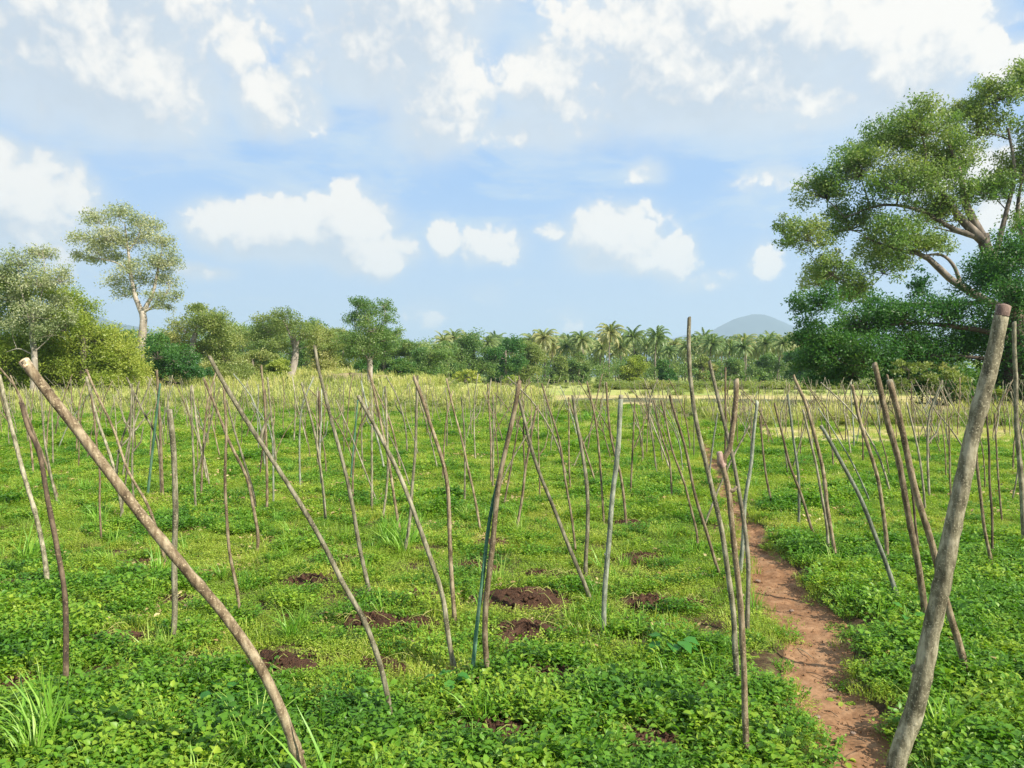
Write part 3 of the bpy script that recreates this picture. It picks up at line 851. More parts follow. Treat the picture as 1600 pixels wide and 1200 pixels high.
def clod(mb, c, r, seed):
    ico = np.array([[0, 0, 1], [.9, 0, .1], [0, .9, .05], [-.9, 0, .15], [0, -.9, .1], [0, 0, -.9]], float)
    ico = ico * (1 + .35 * rng.normal(size=(6, 1))) * r
    f = np.array([[0, 1, 2], [0, 2, 3], [0, 3, 4], [0, 4, 1], [5, 2, 1], [5, 3, 2], [5, 4, 3], [5, 1, 4]])
    mb.add(ico + c, None, f)
for (px, py, r, h, lab) in MOUNDS:
    Y = gdepth(px, py); x = (px - CX) / F * Y; r = r * 1.32; h = h * .72
    mpos.append((x, Y, r))
    z = float(hg(x, Y))
    na, nr_ = 40, 14
    a = np.linspace(0, 2 * math.pi, na, endpoint=False); rr = np.linspace(0, 1, nr_)
    AA, Q = np.meshgrid(a, rr)
    k1, k2 = random.random() * 6, random.random() * 6
    edge = 1 + .22 * np.sin(2 * AA + k1) + .14 * np.sin(5 * AA + k2) + .07 * rng.normal(size=na)[None, :]
    X = Q * r * edge * np.cos(AA); YY = Q * r * edge * .8 * np.sin(AA)
    H = h * (1 - Q ** 2) * (1 + .4 * np.sin(3 * AA + k2) * Q) * 1.0 + .012 * rng.normal(size=Q.shape) * (1 - Q) ** .3 + .004
    H = H - .03 * Q ** 6
    mb = MB(); mb.add(np.stack([X, YY, H], -1).reshape(-1, 3), grid_faces(nr_, na, True))
    for _ in range(90):
        aa = random.random() * 6.28; q = random.random() ** .5 * 1.15
        cx_, cy_ = q * r * math.cos(aa), q * r * .8 * math.sin(aa)
        clod(mb, np.array([cx_, cy_, max(h * (1 - min(q, 1) ** 2), .0) + .006]), random.uniform(.005, .022), 0)
    o = link('soil_mound', mb.mesh('soil_mound', M['soil']), loc=(x, Y, z))
    tag(o, lab, 'soil mound', 'mounds of dug soil in the field')
    # dry stalks lying over it
    mb = MB()
    for _ in range(14):
        aa = random.random() * 6.28; L = random.uniform(.06, .2)
        cx_, cy_ = random.gauss(0, r * .5), random.gauss(0, r * .45)
        mb.tube(catmull([[cx_, cy_, h * .6 + .01], [cx_ + L * .5 * math.cos(aa), cy_ + L * .5 * math.sin(aa), h * .8 + .035], [cx_ + L * math.cos(aa), cy_ + L * math.sin(aa), h * .3 + .01]], 5), [.0022] * 5, 3, tint=random.random())
    link('dry_stalks', mb.mesh('dry_stalks', M['dry']), o)['kind'] = 'stuff'
mpos = np.array(mpos)

# ------------------------------------------------------------------ ground cover
def leaf_oval(L, W, fold=.18, droop=.12):
    v = np.array([[0, 0, 0], [-W * .42, L * .28, fold * W], [-W * .44, L * .62, fold * W * .8], [0, L, -droop * L], [W * .44, L * .62, fold * W * .8], [W * .42, L * .28, fold * W], [0, L * .48, 0.02 * L]])
    f = np.array([[0, 6, 1], [1, 6, 2], [2, 6, 3], [3, 6, 4], [4, 6, 5], [5, 6, 0]])
    return v, f
def rotm(az, pitch, roll=0):
    ca, sa = math.cos(az), math.sin(az); cp, sp_ = math.cos(pitch), math.sin(pitch); cr, sr = math.cos(roll), math.sin(roll)
    Rz = np.array([[ca, -sa, 0], [sa, ca, 0], [0, 0, 1]]); Rx = np.array([[1, 0, 0], [0, cp, -sp_], [0, sp_, cp]]); Ry = np.array([[cr, 0, sr], [0, 1, 0], [-sr, 0, cr]])
    return Rz @ Rx @ Ry
def weed_clump(n_st, rad, h, L, W, perstem, mat, spread=.6, stems=True):
    mb = MB()
    for _ in range(n_st):
        a = random.random() * 6.28; q = rad * random.random() ** .55
        bx, by = q * math.cos(a), q * math.sin(a)
        hh = h * random.uniform(.45, 1.1) * (1 - .4 * (q / rad) ** 2)
        ox, oy = bx * .25 + random.gauss(0, .012), by * .25 + random.gauss(0, .012)
        top = np.array([bx + ox, by + oy, hh]); base = np.array([bx * .8, by * .8, -.01])
        tn = random.random()
        if stems: mb.tube(np.array([base, (base + top) / 2 + [0, 0, .01], top]), [.0016, .0014, .001], 3, cap=False, tint=tn)
        az0 = random.random() * 6.28
        for k in range(perstem):
            t = 1 - .55 * k / max(perstem, 1)
            p_ = base * (1 - t) + top * t
            s = random.uniform(.65, 1.15)
            v, f = leaf_oval(L * s, W * s)
            Rm = rotm(az0 + k * 2.4 + random.gauss(0, .3), random.gauss(.28, .32), random.gauss(0, .25))
            v = v @ Rm.T + p_
            mb.add(v, None, f, tint=min(1, max(0, tn * .5 + random.random() * .5)))
    return mb.mesh('weed_clump', mat)
def grass_clump(nb, rad, h, wdt, mat, lean=.5):
    mb = MB()
    for _ in range(nb):
        a = random.random() * 6.28; q = rad * random.random() ** .6
        b = np.array([q * math.cos(a), q * math.sin(a), -.01])
        hh = h * random.uniform(.5, 1.1); la = random.gauss(a, .9); ln = hh * abs(random.gauss(lean, .25))
        t = np.linspace(0, 1, 5)[:, None]
        c = b + np.array([math.cos(la) * ln, math.sin(la) * ln, 0]) * t ** 1.9 + np.array([0, 0, hh]) * (t - .25 * ln / hh * t ** 3)
        side = np.array([-math.sin(la), math.cos(la), 0]) if random.random() < .6 else np.array([math.cos(la + .8), math.sin(la + .8), .1])
        ww = wdt * np.array([.7, 1, .85, .55, .05])[:, None] * random.uniform(.7, 1.2)
        v = np.empty((10, 3)); v[0::2] = c - side * ww; v[1::2] = c + side * ww
        f = np.array([[2 * i, 2 * i + 1, 2 * i + 3, 2 * i + 2] for i in range(4)])
        mb.add(v, f, tint=random.random())
    return mb.mesh('grass_clump', mat)
def dry_tuft(nb, rad, h, mat, heads=True):
    mb = MB()
    for _ in range(nb):
        a = random.random() * 6.28; q = rad * random.random() ** .6
        b = np.array([q * math.cos(a), q * math.sin(a), -.02]); hh = h * random.uniform(.5, 1.1); la = random.random() * 6.28; ln = hh * random.uniform(.05, .4)
        t = np.linspace(0, 1, 4)[:, None]
        c = b + np.array([math.cos(la) * ln, math.sin(la) * ln, 0]) * t ** 2 + np.array([0, 0, hh]) * t
        side = np.array([math.cos(la + 1.2), math.sin(la + 1.2), 0]); ww = h * .010 * np.array([1, 1, .8, .5 if heads else .1])[:, None]
        if heads: ww[3] *= 3.0
        v = np.empty((8, 3)); v[0::2] = c - side * ww; v[1::2] = c + side * ww
        mb.add(v, np.array([[2 * i, 2 * i + 1, 2 * i + 3, 2 * i + 2] for i in range(3)]), tint=random.random())
    return mb.mesh('dry_tuft', mat)

def proto_collection(name, meshes):
    c = bpy.data.collections.new(name)      # not linked to the scene: only read by the scatter
    for i, me in enumerate(meshes):
        ob = bpy.data.objects.new(f'{name}_source_{i:02d}', me)
        c.objects.link(ob)
    return c

def scatter(name, pts, rot, scl, idx, coll, label, cat):
    me = mesh_np(name, pts, np.zeros((0, 3), int), None, {'rot': rot, 'scl': scl, 'pick': idx.astype(int)})
    o = link(name, me)
    ng = bpy.data.node_groups.new(name + '_scatter', 'GeometryNodeTree')
    ng.interface.new_socket('Geometry', in_out='INPUT', socket_type='NodeSocketGeometry')
    ng.interface.new_socket('Geometry', in_out='OUTPUT', socket_type='NodeSocketGeometry')
    t = NT(ng)
    gi = t.new('NodeGroupInput'); go = t.new('NodeGroupOutput')
    ci = t.new('GeometryNodeCollectionInfo'); ci.inputs['Collection'].default_value = coll
    ci.inputs['Separate Children'].default_value = True; ci.inputs['Reset Children'].default_value = True
    def na(nm, dt):
        a = t.new('GeometryNodeInputNamedAttribute', data_type=dt); a.inputs['Name'].default_value = nm
        return a.outputs[0]
    ip = t.new('GeometryNodeInstanceOnPoints')
    t.l.new(gi.outputs[0], ip.inputs['Points']); t.l.new(ci.outputs[0], ip.inputs['Instance'])
    ip.inputs['Pick Instance'].default_value = True
    t.l.new(na('pick', 'INT'), ip.inputs['Instance Index'])
    e2r = t.new('FunctionNodeEulerToRotation'); t.l.new(na('rot', 'FLOAT_VECTOR'), e2r.inputs[0])
    t.l.new(e2r.outputs[0], ip.inputs['Rotation'])
    t.l.new(na('scl', 'FLOAT'), ip.inputs['Scale'])
    t.l.new(ip.outputs[0], go.inputs[0])
    md = o.modifiers.new('scatter', 'NODES'); md.node_group = ng
    tag(o, label, cat, kind='stuff')
    return o

def field_points(n_, y0, y1, power=1.0, marg=.9, xmin=None, xmax=None):
    """points in the view wedge, area-uniform times y**-power weighting"""
    u = rng.random(n_)
    e = 2 - power
    y = (y0 ** e + u * (y1 ** e - y0 ** e)) ** (1 / e)
    x = (rng.random(n_) * 2 - 1) * (.72 * y + marg)
    return x, y
def keep_mask(x, y, mound=.8, path=1.0, base=1.0):
    d, hw_ = path_dist(x, y)
    k = d > hw_ * (path + .16 * rng.normal(size=x.shape))
    for (mx, my, r) in mpos:
        q = np.hypot((x - mx) / r, (y - my) / (r * .8))
        k &= ~(q < mound + .25 * rng.random(x.shape))
    return k

# patchiness: mats of small yellow-green weed in the middle left, big leaves along the front and the right of the path
def patch(x, y):
    return .5 + .5 * wob(x, y, 1.15, .3) * .7 + .25 * wob(x, y, 3.1, 1.9)

weeds = [weed_clump(60, .12, .09, .023, .016, 4, M['weed']) for _ in range(3)] + [weed_clump(36, .13, .13, .034, .024, 4, M['weed'])] + [weed_clump(34, .13, .12, .036, .013, 5, M['weed'])] \
    + [weed_clump(100, .13, .05, .013, .008, 4, M['weed2'], stems=False) for _ in range(3)] + [grass_clump(80, .12, .08, .0022, M['weed2'], .5) for _ in range(2)] + [weed_clump(9, .12, .05, .04, .022, 2, M['litter'], stems=False)]
wc = proto_collection('weed', weeds)
def emit(xs, ys, sc, idx, tilt=.12, zoff=0.0):
    z = hg(xs, ys) + zoff
    rot = np.stack([rng.normal(0, tilt, len(xs)), rng.normal(0, tilt, len(xs)), rng.random(len(xs)) * 6.28], -1)
    return np.stack([xs, ys, z], -1), rot, sc, idx
def leafy(n_, y0, y1, power, smin, smax, gap=.12):
    x, y = field_points(n_, y0, y1, power)
    d, hw_ = path_dist(x, y)
    pt = patch(x, y)
    right = x > np.interp(y, PATH_Y, PATH_X)
    big = (y < 3.95 + .35 * np.sin(x * 2.3)) | (right & (y < 7.5)) | (pt > .82) | ((x < -1.7) & (y < 6) & (pt > .35))
    k = keep_mask(x, y)
    # thin places where soil shows, more of them on the left field
    thin = (wob(x, y, 4.3, 2.2) + .6 * wob(x, y, 9.1, .7)) > (.62)
    k &= ~(thin & ~right & (y > 4.0) & (rng.random(n_) < .8))
    idx = np.where(big, rng.choice([0, 1, 2, 3, 4, 5], n_), rng.choice([5, 6, 7, 8, 9, 5, 6, 7, 0], n_))
    idx = np.where(rng.random(n_) < .045, 10, idx)
    edge = (d < hw_ + .16)
    idx = np.where(edge & (rng.random(n_) < .5), rng.choice([8, 9, 5], n_), idx)
    sc = rng.uniform(smin, smax, n_) * np.where(edge, .75, 1)
    return [a[k] for a in emit(x, y, sc, idx)]
parts_ = [leafy(7600, 2.2, 9, .6, .7, 1.3), leafy(16000, 8.5, 20, .6, 1.0, 1.7), leafy(17000, 19, 42, .6, 1.5, 2.6)]
pts, rot, scl, idx = [np.concatenate([p_[i] for p_ in parts_]) for i in range(4)]
k = ~((pts[:, 1] > 18.3) & (pts[:, 0] > 6.6) & (rng.random(len(pts)) < .93))
scatter('leafy_ground_cover', pts[k], rot[k], scl[k], idx[k], wc, 'low bright green leafy weeds covering the field between the stakes', 'ground cover')

gr = [grass_clump(20, .05, .20, .0035, M['grass'], .45) for _ in range(3)] + [grass_clump(36, .07, .36, .0055, M['grass'], .5) for _ in range(2)]
gc = proto_collection('grass', gr)
x, y = field_points(1500, 2.3, 34, 1.0)
k = keep_mask(x, y, .95, 1.15) & (rng.random(len(x)) < .25 + .75 * (wob(x, y, .9, 4.) > .0))
idx = np.where(rng.random(len(x)) < .93, rng.integers(0, 3, len(x)), rng.integers(3, 5, len(x)))
pts, rot, scl, idx = [a[k] for a in emit(x, y, rng.uniform(.6, 1.15, len(x)) * np.where(y > 15, 1.3, 1), idx, .15)]
# the grass that stands out in the photo
extra = [(615, 860, 1.1), (600, 850, 1.0), (630, 868, .9), (640, 855, 1.0), (195, 790, 1.0), (180, 778, 1.0), (455, 1000, .8), (470, 985, .6), (810, 835, .7), (940, 1080, .5), (1470, 1160, .9), (50, 1195, .9), (250, 1150, .6), (345, 905, .5), (1010, 1120, .6), (750, 1135, .7), (690, 900, .6), (930, 1115, .5)]
ex = np.array([[(px - CX) / F * gdepth(px, py), gdepth(px, py)] for px, py, s in extra])
p2 = emit(ex[:, 0], ex[:, 1], np.array([s for *_, s in extra]), np.full(len(ex), 3) + np.arange(len(ex)) % 2)
pts = np.vstack([pts, p2[0]]); rot = np.vstack([rot, p2[1]]); scl = np.concatenate([scl, p2[2]]); idx = np.concatenate([idx, p2[3]])
scatter('grass', pts, rot, scl, idx, gc, 'taller grass blades standing among the low weeds', 'grass')

# dry grass and seed heads at the field edges
dr = [dry_tuft(40, .30, .75, M['dry']) for _ in range(3)] + [dry_tuft(50, .35, .42, M['dry'], False) for _ in range(2)] + [weed_clump(60, .35, .5, .12, .07, 4, M['leaf_olive']) for _ in range(2)]
dc = proto_collection('dry', dr)
L_ = []
def block(n_, x0, x1, y0, y1, ids, s0, s1, cond=None):
    y = rng.uniform(y0, y1, n_); x = rng.uniform(x0, x1, n_)
    k = np.abs(x) < .75 * y + 2
    if cond is not None: k &= cond(x, y)
    x, y = x[k], y[k]
    L_.append(emit(x, y, rng.uniform(s0, s1, len(x)), rng.choice(ids, len(x)), .1))
block(5200, -60, 2, 38, 62, [0, 1, 2, 3, 4, 5, 6], .6, 1.3, lambda x, y: y > 38 + (x + 60) * .02 + 2 * np.sin(x * .5))
block(2600, -75, -8, 60, 95, [0, 1, 2, 5, 6, 3], 1.0, 1.9)
block(900, -40, 5, 31, 40, [0, 1, 3, 5], .35, .8)
block(2400, 7, 30, 24.5, 37, [3, 4, 5, 6, 0], .5, .95)
block(900, 7, 24, 18.8, 23.5, [3, 4, 3], .25, .42)
block(500, 0, 45, 38, 62, [4], .3, .55)
block(2600, -28, 7, 21, 38, [3, 4, 4], .3, .6)
block(700, -6, 5, 36.5, 39.5, [3, 5, 6], .5, .9)
block(2600, -20, 100, 60, 150, [3, 5, 4, 6], .6, 1.4, lambda x, y: wob(x, y, .12, 1.) > -.1)
block(500, 10, 80, 88, 98, [5, 6], 1.4, 2.4)
block(700, -9, 9, 3.2, 12, [3, 4], .10, .22, lambda x, y: keep_mask(x, y, .3, 1.0))
pts, rot, scl, idx = [np.concatenate([p_[i] for p_ in L_]) for i in range(4)]
scatter('dry_grass', pts, rot, scl, idx, dc, 'tan and olive seeding grass along the far field edges', 'dry grass')

# a few large leaved plants and lone plants one can tell apart
def big_plant(px, py, n_, L, W, h, mat, label, name='leafy_plant', cat='plant'):
    Y = gdepth(px, py); x = (px - CX) / F * Y
    st = MB(); lf = MB()
    for k in range(n_):
        a = k * 2.4 + random.gauss(0, .3); q = random.uniform(.3, 1)
        top = np.array([math.cos(a) * L * q * .9, math.sin(a) * L * q * .9, h * random.uniform(.5, 1)])
        st.tube(catmull([[0, 0, -.02], top * [.4, .4, .8], top], 5), [.003, .0028, .0025, .002, .0018], 4)
        v, f = leaf_oval(L * random.uniform(.7, 1.1), W * random.uniform(.8, 1.1), .12, .2)
        lf.add(v @ rotm(a - 1.57, random.gauss(-.1, .25), random.gauss(0, .2)).T + top, None, f, tint=random.random())
    o = link(name, None, loc=(x, Y, float(hg(x, Y))))
    tag(o, label, cat)
    link('stem', st.mesh('stem', M['weed']), o)
    link('foliage', lf.mesh('foliage', mat), o)
big_plant(1048, 1028, 11, .11, .085, .15, M['vine'], 'broad leaved dark green plant left of the forked stake')
big_plant(345, 1112, 7, .09, .075, .14, M['vine'], 'broad leaved plant beside the small dark mound, left foreground')
big_plant(1320, 1168, 9, .04, .025, .05, M['weed2'], 'small seedling growing alone on the bare footpath')
big_plant(1318, 1082, 8, .045, .03, .05, M['weed2'], 'small sprig growing at the right edge of the footpath')
big_plant(1275, 1046, 6, .03, .02, .03, M['weed2'], 'tiny seedling in the middle of the footpath')
big_plant(1420, 985, 12, .08, .055, .13, M['vine'], 'broad leaved plant behind the thickest stake, right of the path')
big_plant(700, 1090, 10, .07, .055, .13, M['vine'], 'broad leaved plant in front of the knobbly topped stake foot')

# stones and twigs on the path
for (px, py, r, lab) in [(1185, 898, .018, 'small reddish stone on the footpath'), (1279, 1107, .012, 'pebble left of middle on the near footpath'), (1300, 1062, .010, 'pebble on the footpath below the bend'), (1335, 1130, .011, 'pebble on the nearest stretch of footpath'), (1238, 945, .012, 'pebble at the left edge of the footpath bend')]:
    Y = gdepth(px, py); x = (px - CX) / F * Y
    mb = MB()
    a = np.linspace(0, 2 * math.pi, 10, endpoint=False); b = np.linspace(0, math.pi, 7)
    AA, BB = np.meshgrid(a, b)
    rr = r * (1 + .16 * rng.normal(size=AA.shape))
    mb.add(np.stack([1.4 * rr * np.sin(BB) * np.cos(AA), rr * np.sin(BB) * np.sin(AA), .7 * rr * np.cos(BB)], -1).reshape(-1, 3), grid_faces(7, 10, True)[:, ::-1])
    tag(link('stone', mb.mesh('stone', M['stone']), loc=(x, Y, float(hbase(x, Y)) - .052 + r * .4)), lab, 'stone')
for (p0, p1, lab) in [((1262, 1036), (1296, 1048), 'thin dark twig across the footpath'), ((1325, 1135), (1356, 1144), 'thin twig on the nearest stretch of footpath'), ((1290, 1098), (1312, 1107), 'short dark twig on the footpath'), ((1248, 1002), (1275, 1018), 'pale straw lying on the footpath bend')]:
    A_ = []
    for px, py in (p0, p1):
        Y = gdepth(px, py); A_.append(np.array([(px - CX) / F * Y, Y, float(hbase((px - CX) / F * Y, Y)) - .045]))
    mb = MB(); mid = (A_[0] + A_[1]) / 2 + [0, .008, .008]
    mb.tube(catmull([A_[0] - A_[0], mid - A_[0], A_[1] - A_[0]], 9), np.linspace(.0028, .0015, 9), 5)
    tag(link('twig', mb.mesh('twig', M['pale' if 'pale' in lab else 'dark']), loc=A_[0]), lab, 'twig')
mb = MB()
for _ in range(1500):
    yy = 2.4 + 7 * random.random() ** 1.6; s = random.uniform(-1.2, 1.2)
    xx = float(np.interp(yy, PATH_Y, PATH_X)) + s * float(np.interp(yy, PATH_Y, PATH_W)); 
    clod(mb, np.array([xx, yy, float(hbase(xx, yy)) - .056 + .03 * min(1, abs(s)) ** 3]), random.choice([.003, .004, .005, .007]), 0)
tag(link('path_crumbs', mb.mesh('path_crumbs', M['path'])), 'crumbs of dry reddish earth strewn on the footpath', 'gravel', kind='stuff')

# ------------------------------------------------------------------ trees
def leaf_cards(C, size, up=.5, nrm=None):
    n_ = len(C)
    nn = rng.normal(size=(n_, 3)); nn /= np.linalg.norm(nn, axis=1)[:, None]
    nn = nn + np.array([0, 0, up]); nn /= np.linalg.norm(nn, axis=1)[:, None]
    t = np.cross(nn, rng.normal(size=(n_, 3))); t /= np.linalg.norm(t, axis=1)[:, None] + 1e-9
    b = np.cross(nn, t)
    L = size * rng.uniform(.6, 1.25, n_); W = L * rng.uniform(.38, .55, n_)
    V = np.empty((n_, 4, 3))
    V[:, 0] = C - t * L[:, None] * .5; V[:, 2] = C + t * L[:, None] * .5
    V[:, 1] = C - b * W[:, None] * .5 + nn * (W * .12)[:, None]; V[:, 3] = C + b * W[:, None] * .5 + nn * (W * .12)[:, None]
    F_ = np.arange(n_ * 4).reshape(n_, 4)
    tn = np.repeat(rng.random(n_), 4)
    return V.reshape(-1, 3), F_, tn

def crown_leaves(mb, blobs, nleaf, size, clump=.22, shell=.55, up=.5, twigs=None, subn=26):
    """blobs: (centre, (rx,ry,rz)); leaves gathered in small sprays spread through the outer part of each"""
    vol = np.array([b[1][0] * b[1][1] + b[1][0] * b[1][2] for b in blobs]); vol = vol / vol.sum()
    for (c, r), wgt in zip(blobs, vol):
        c = np.array(c); r = np.array(r)
        ns_ = max(6, int(subn * (.5 + .5 * wgt * len(blobs))))
        d = rng.normal(size=(ns_, 3)); d /= np.linalg.norm(d, axis=1)[:, None]
        d[:, 2] = np.where(d[:, 2] < -.6, -d[:, 2] * .6, d[:, 2])
        q = shell + (1.02 - shell) * rng.random(ns_) ** .6
        sub = c + d * r * q[:, None]
        sr = r.mean() * clump * rng.uniform(.55, 1.5, ns_)
        cnt = (sr ** 2); cnt = np.maximum(3, cnt / cnt.sum() * nleaf * wgt).astype(int)
        ids = np.repeat(np.arange(ns_), cnt)
        o_ = np.clip(rng.normal(size=(len(ids), 3)), -1.9, 1.9) * .46
        o_[:, 2] *= .8
        P = sub[ids] + o_ * sr[ids][:, None]
        V, F_, tn = leaf_cards(P, size, up)
        tb = np.repeat(np.clip(rng.normal(.5, .28, ns_), 0, 1)[ids], 4)
        mb.add(V, F_, tint=.45 * tn + .55 * tb)
        if twigs is not None:
            for s_ in sub[rng.random(ns_) < .55]:
                m1 = c * .5 + s_ * .5 + rng.normal(size=3) * r.mean() * .10 - [0, 0, r[2] * .08]
                twigs.tube(catmull([c - [0, 0, r[2] * .25], m1, s_], 5), np.linspace(r.mean() * .013, r.mean() * .004, 5), 4, cap=False)

def limb(mb, nodes, target, r_end, sag=0.0, sides=6):
    N = np.array([n_[0] for n_ in nodes]); Rr = np.array([n_[1] for n_ in nodes])
    d = np.linalg.norm(N - target, axis=1) + 2.5 * np.maximum(0, N[:, 2] - target[2] + .3) + .4 * np.linalg.norm(target - N[0]) * (np.arange(len(N)) < 2)
    j = int(np.argmin(d)); a = N[j]; ra = Rr[j]
    L = np.linalg.norm(target - a)
    r0 = min(ra * .6, max(r_end * 1.5, L * .022))
    mid = a * .5 + target * .5 + rng.normal(size=3) * L * .08 + np.array([0, 0, L * .06])
    P = catmull([a, a * .75 + mid * .25 + rng.normal(size=3) * L * .02, mid, target], 9)
    rr = np.linspace(r0, r_end, 9)
    mb.tube(P, rr, sides, cap=False)
    for k in range(2, 9): nodes.append((P[k], rr[k]))

def P3(px, py, D):
    d = ray(px, py)
    return np.array([0, 0, CAMH]) + d * D / d[1]

LW = .55
def tree(name, D, trunk, blobs, leafm, barkm, nleaf, size, label, cat='tree', limbs=(), thick=.7, clump=.22, group=None, shell=.55, up=.5, back=.5, subn=26, seedv=None):
    """trunk [(px,py,width px)] from foot up; blobs (px,py,rx,ry[,dy]) in photo pixels at distance D"""
    if trunk[0][1] is None:
        x, Y, z = at(trunk[0][0], D); foot = np.array([x, Y, z])
    else:
        foot = P3(trunk[0][0], trunk[0][1], D)
        foot[2] = float(hg(foot[0], foot[1]))
    pts = [foot - [0, 0, .3]] + [P3(a, b, D) for a, b, _ in trunk[1:]]
    wr = [trunk[0][2] / 2 / F * D] + [c / 2 / F * D for _, _, c in trunk[1:]]
    n_ = 16
    P = catmull(pts, n_)
    rr = np.interp(np.linspace(0, 1, n_), np.linspace(0, 1, len(wr)), wr)
    rr[:2] *= [1.35, 1.15]
    wood = MB(); wood.tube(P - foot, rr, 10, cap=False, jit=.05)
    nodes = [(P[i] - foot, rr[i]) for i in range(3, n_)]
    for lm in limbs:
        LP = [P3(a, b, D + (q[0] if q else 0)) - foot for a, b, w_, *q in lm]
        lw = [w_ * LW / 2 / F * D for _, _, w_, *q in lm]
        C = catmull(LP, 12); r2 = np.interp(np.linspace(0, 1, 12), np.linspace(0, 1, len(lw)), lw)
        wood.tube(C, r2, 8, cap=False, jit=.04)
        nodes += [(C[i], r2[i]) for i in range(1, 12)]
    B = []
    for b in blobs:
        px, py, rx, ry = b[:4]
        dy = b[4] if len(b) > 4 else random.uniform(-1, 1) * rx / F * D * .8
        c = P3(px, py, D + dy) - foot
        r = np.array([rx / F * D, rx / F * D * thick * 1.2, ry / F * D])
        B.append((c, r))
        if random.random() < back:
            B.append((c + [random.uniform(-.4, .4) * r[0], r[1] * random.uniform(1.0, 1.9), random.uniform(-.4, .1) * r[2]], r * .85))
    for c, r in sorted(B, key=lambda t: t[0][2]):
        if np.linalg.norm(r) > .2: limb(wood, nodes, c - [0, 0, r[2] * .25], r.mean() * .018)
    lf = MB(); crown_leaves(lf, B, nleaf, size, clump, shell, up, wood, subn)
    o = link(name, None, loc=foot)
    tag(o, label, cat, group)
    link('trunk', wood.mesh('trunk', M[barkm], True), o)
    link('crown', lf.mesh('crown', M[leafm]), o)
    return o

# tall spreading tree, right (trunk beyond the right edge)
tree('spreading_tree', 40, [(1640, 645, 60), (1625, 560, 44), (1590, 480, 32), (1545, 400, 22), (1537, 365, 16)],
     [(1290, 300, 55, 40), (1262, 365, 34, 45), (1345, 265, 55, 42), (1330, 350, 60, 40), (1300, 420, 45, 40), (1385, 215, 45, 38), (1440, 200, 60, 45),
      (1410, 290, 70, 45), (1480, 250, 60, 50), (1530, 200, 55, 45), (1560, 150, 50, 32), (1610, 130, 45, 40), (1630, 210, 60, 50), (1465, 330, 60, 40), (1400, 370, 60, 35),
      (1380, 420, 40, 32), (1450, 385, 42, 22), (1555, 300, 45, 35), (1600, 270, 55, 40), (1660, 300, 70, 60), (1340, 455, 40, 30), (1620, 350, 50, 30), (1700, 200, 80, 70), (1510, 300, 45, 35)],
     'leaf_mid', 'trunk', 120000, .16, 'tall wide spreading tree at the right edge, its pale forking limbs showing against the sky', cat='tree', clump=.30, back=.35, subn=54, shell=.1,
     limbs=[[(1535, 375, 30), (1500, 340, 22), (1470, 300, 16), (1440, 270, 9)], [(1535, 370, 26), (1510, 320, 20), (1500, 270, 13), (1480, 220, 7)],
            [(1535, 372, 20), (1490, 358, 14), (1440, 330, 10), (1380, 320, 7), (1320, 340, 4)], [(1560, 480, 26), (1490, 440, 22), (1445, 400, 18), (1400, 390, 9), (1350, 370, 5)],
            [(1500, 440, 12), (1490, 415, 10), (1470, 398, 8), (1440, 400, 5)], [(1555, 400, 18), (1570, 340, 13), (1585, 270, 9), (1575, 200, 6)], [(1600, 380, 16), (1590, 330, 10), (1600, 260, 6)],
            [(1535, 375, 12), (1500, 365, 6), (1460, 355, 3)]])
# dark dense tree in front of it
tree('dense_dark_tree', 34, [(1592, 650, 40), (1585, 590, 34), (1590, 530, 30), (1580, 470, 22)],
     [(1285, 475, 36, 32), (1270, 520, 28, 30), (1300, 545, 48, 40), (1272, 570, 30, 25), (1350, 500, 55, 42), (1350, 560, 58, 42), (1310, 590, 32, 18), (1410, 495, 50, 34), (1430, 545, 60, 45), (1420, 590, 52, 28),
      (1480, 490, 55, 40), (1500, 550, 60, 50), (1490, 600, 50, 35), (1540, 440, 55, 45), (1590, 470, 60, 50), (1560, 520, 60, 45), (1600, 400, 60, 45), (1610, 560, 60, 50), (1560, 600, 45, 30), (1600, 615, 35, 25), (1441, 450, 18, 34), (1520, 620, 40, 24), (1560, 630, 34, 18), (1465, 605, 40, 22), (1275, 595, 22, 14), (1330, 580, 40, 22),
      (1660, 480, 70, 70), (1680, 570, 60, 60)],
     'leaf_dark', 'trunk_dark', 120000, .14, 'dense dark green tree with boughs drooping almost to the stakes at the right', clump=.36, back=.6, subn=46, shell=.15,
     limbs=[[(1590, 540, 24), (1550, 520, 15), (1490, 510, 12), (1420, 505, 8), (1350, 515, 4)], [(1590, 560, 16), (1540, 560, 10), (1470, 555, 7), (1380, 565, 4)]])
tree('pale_shrub', 33, [(1550, None, 6), (1550, 620, 4)], [(1553, 620, 18, 16), (1545, 632, 14, 12), (1562, 636, 12, 12)], 'leaf_yellow', 'trunk', 1400, .13, 'sunlit pale green shrub at the foot of the dense dark tree', cat='shrub')
tree('brown_shrub', 32.5, [(1492, None, 6), (1490, 620, 4)], [(1480, 600, 36, 26), (1505, 620, 26, 20), (1450, 585, 34, 22), (1420, 575, 26, 14), (1410, 600, 20, 10)], 'leaf_olive', 'trunk', 6000, .12, 'brownish withered shrub under the dense dark tree', cat='shrub')
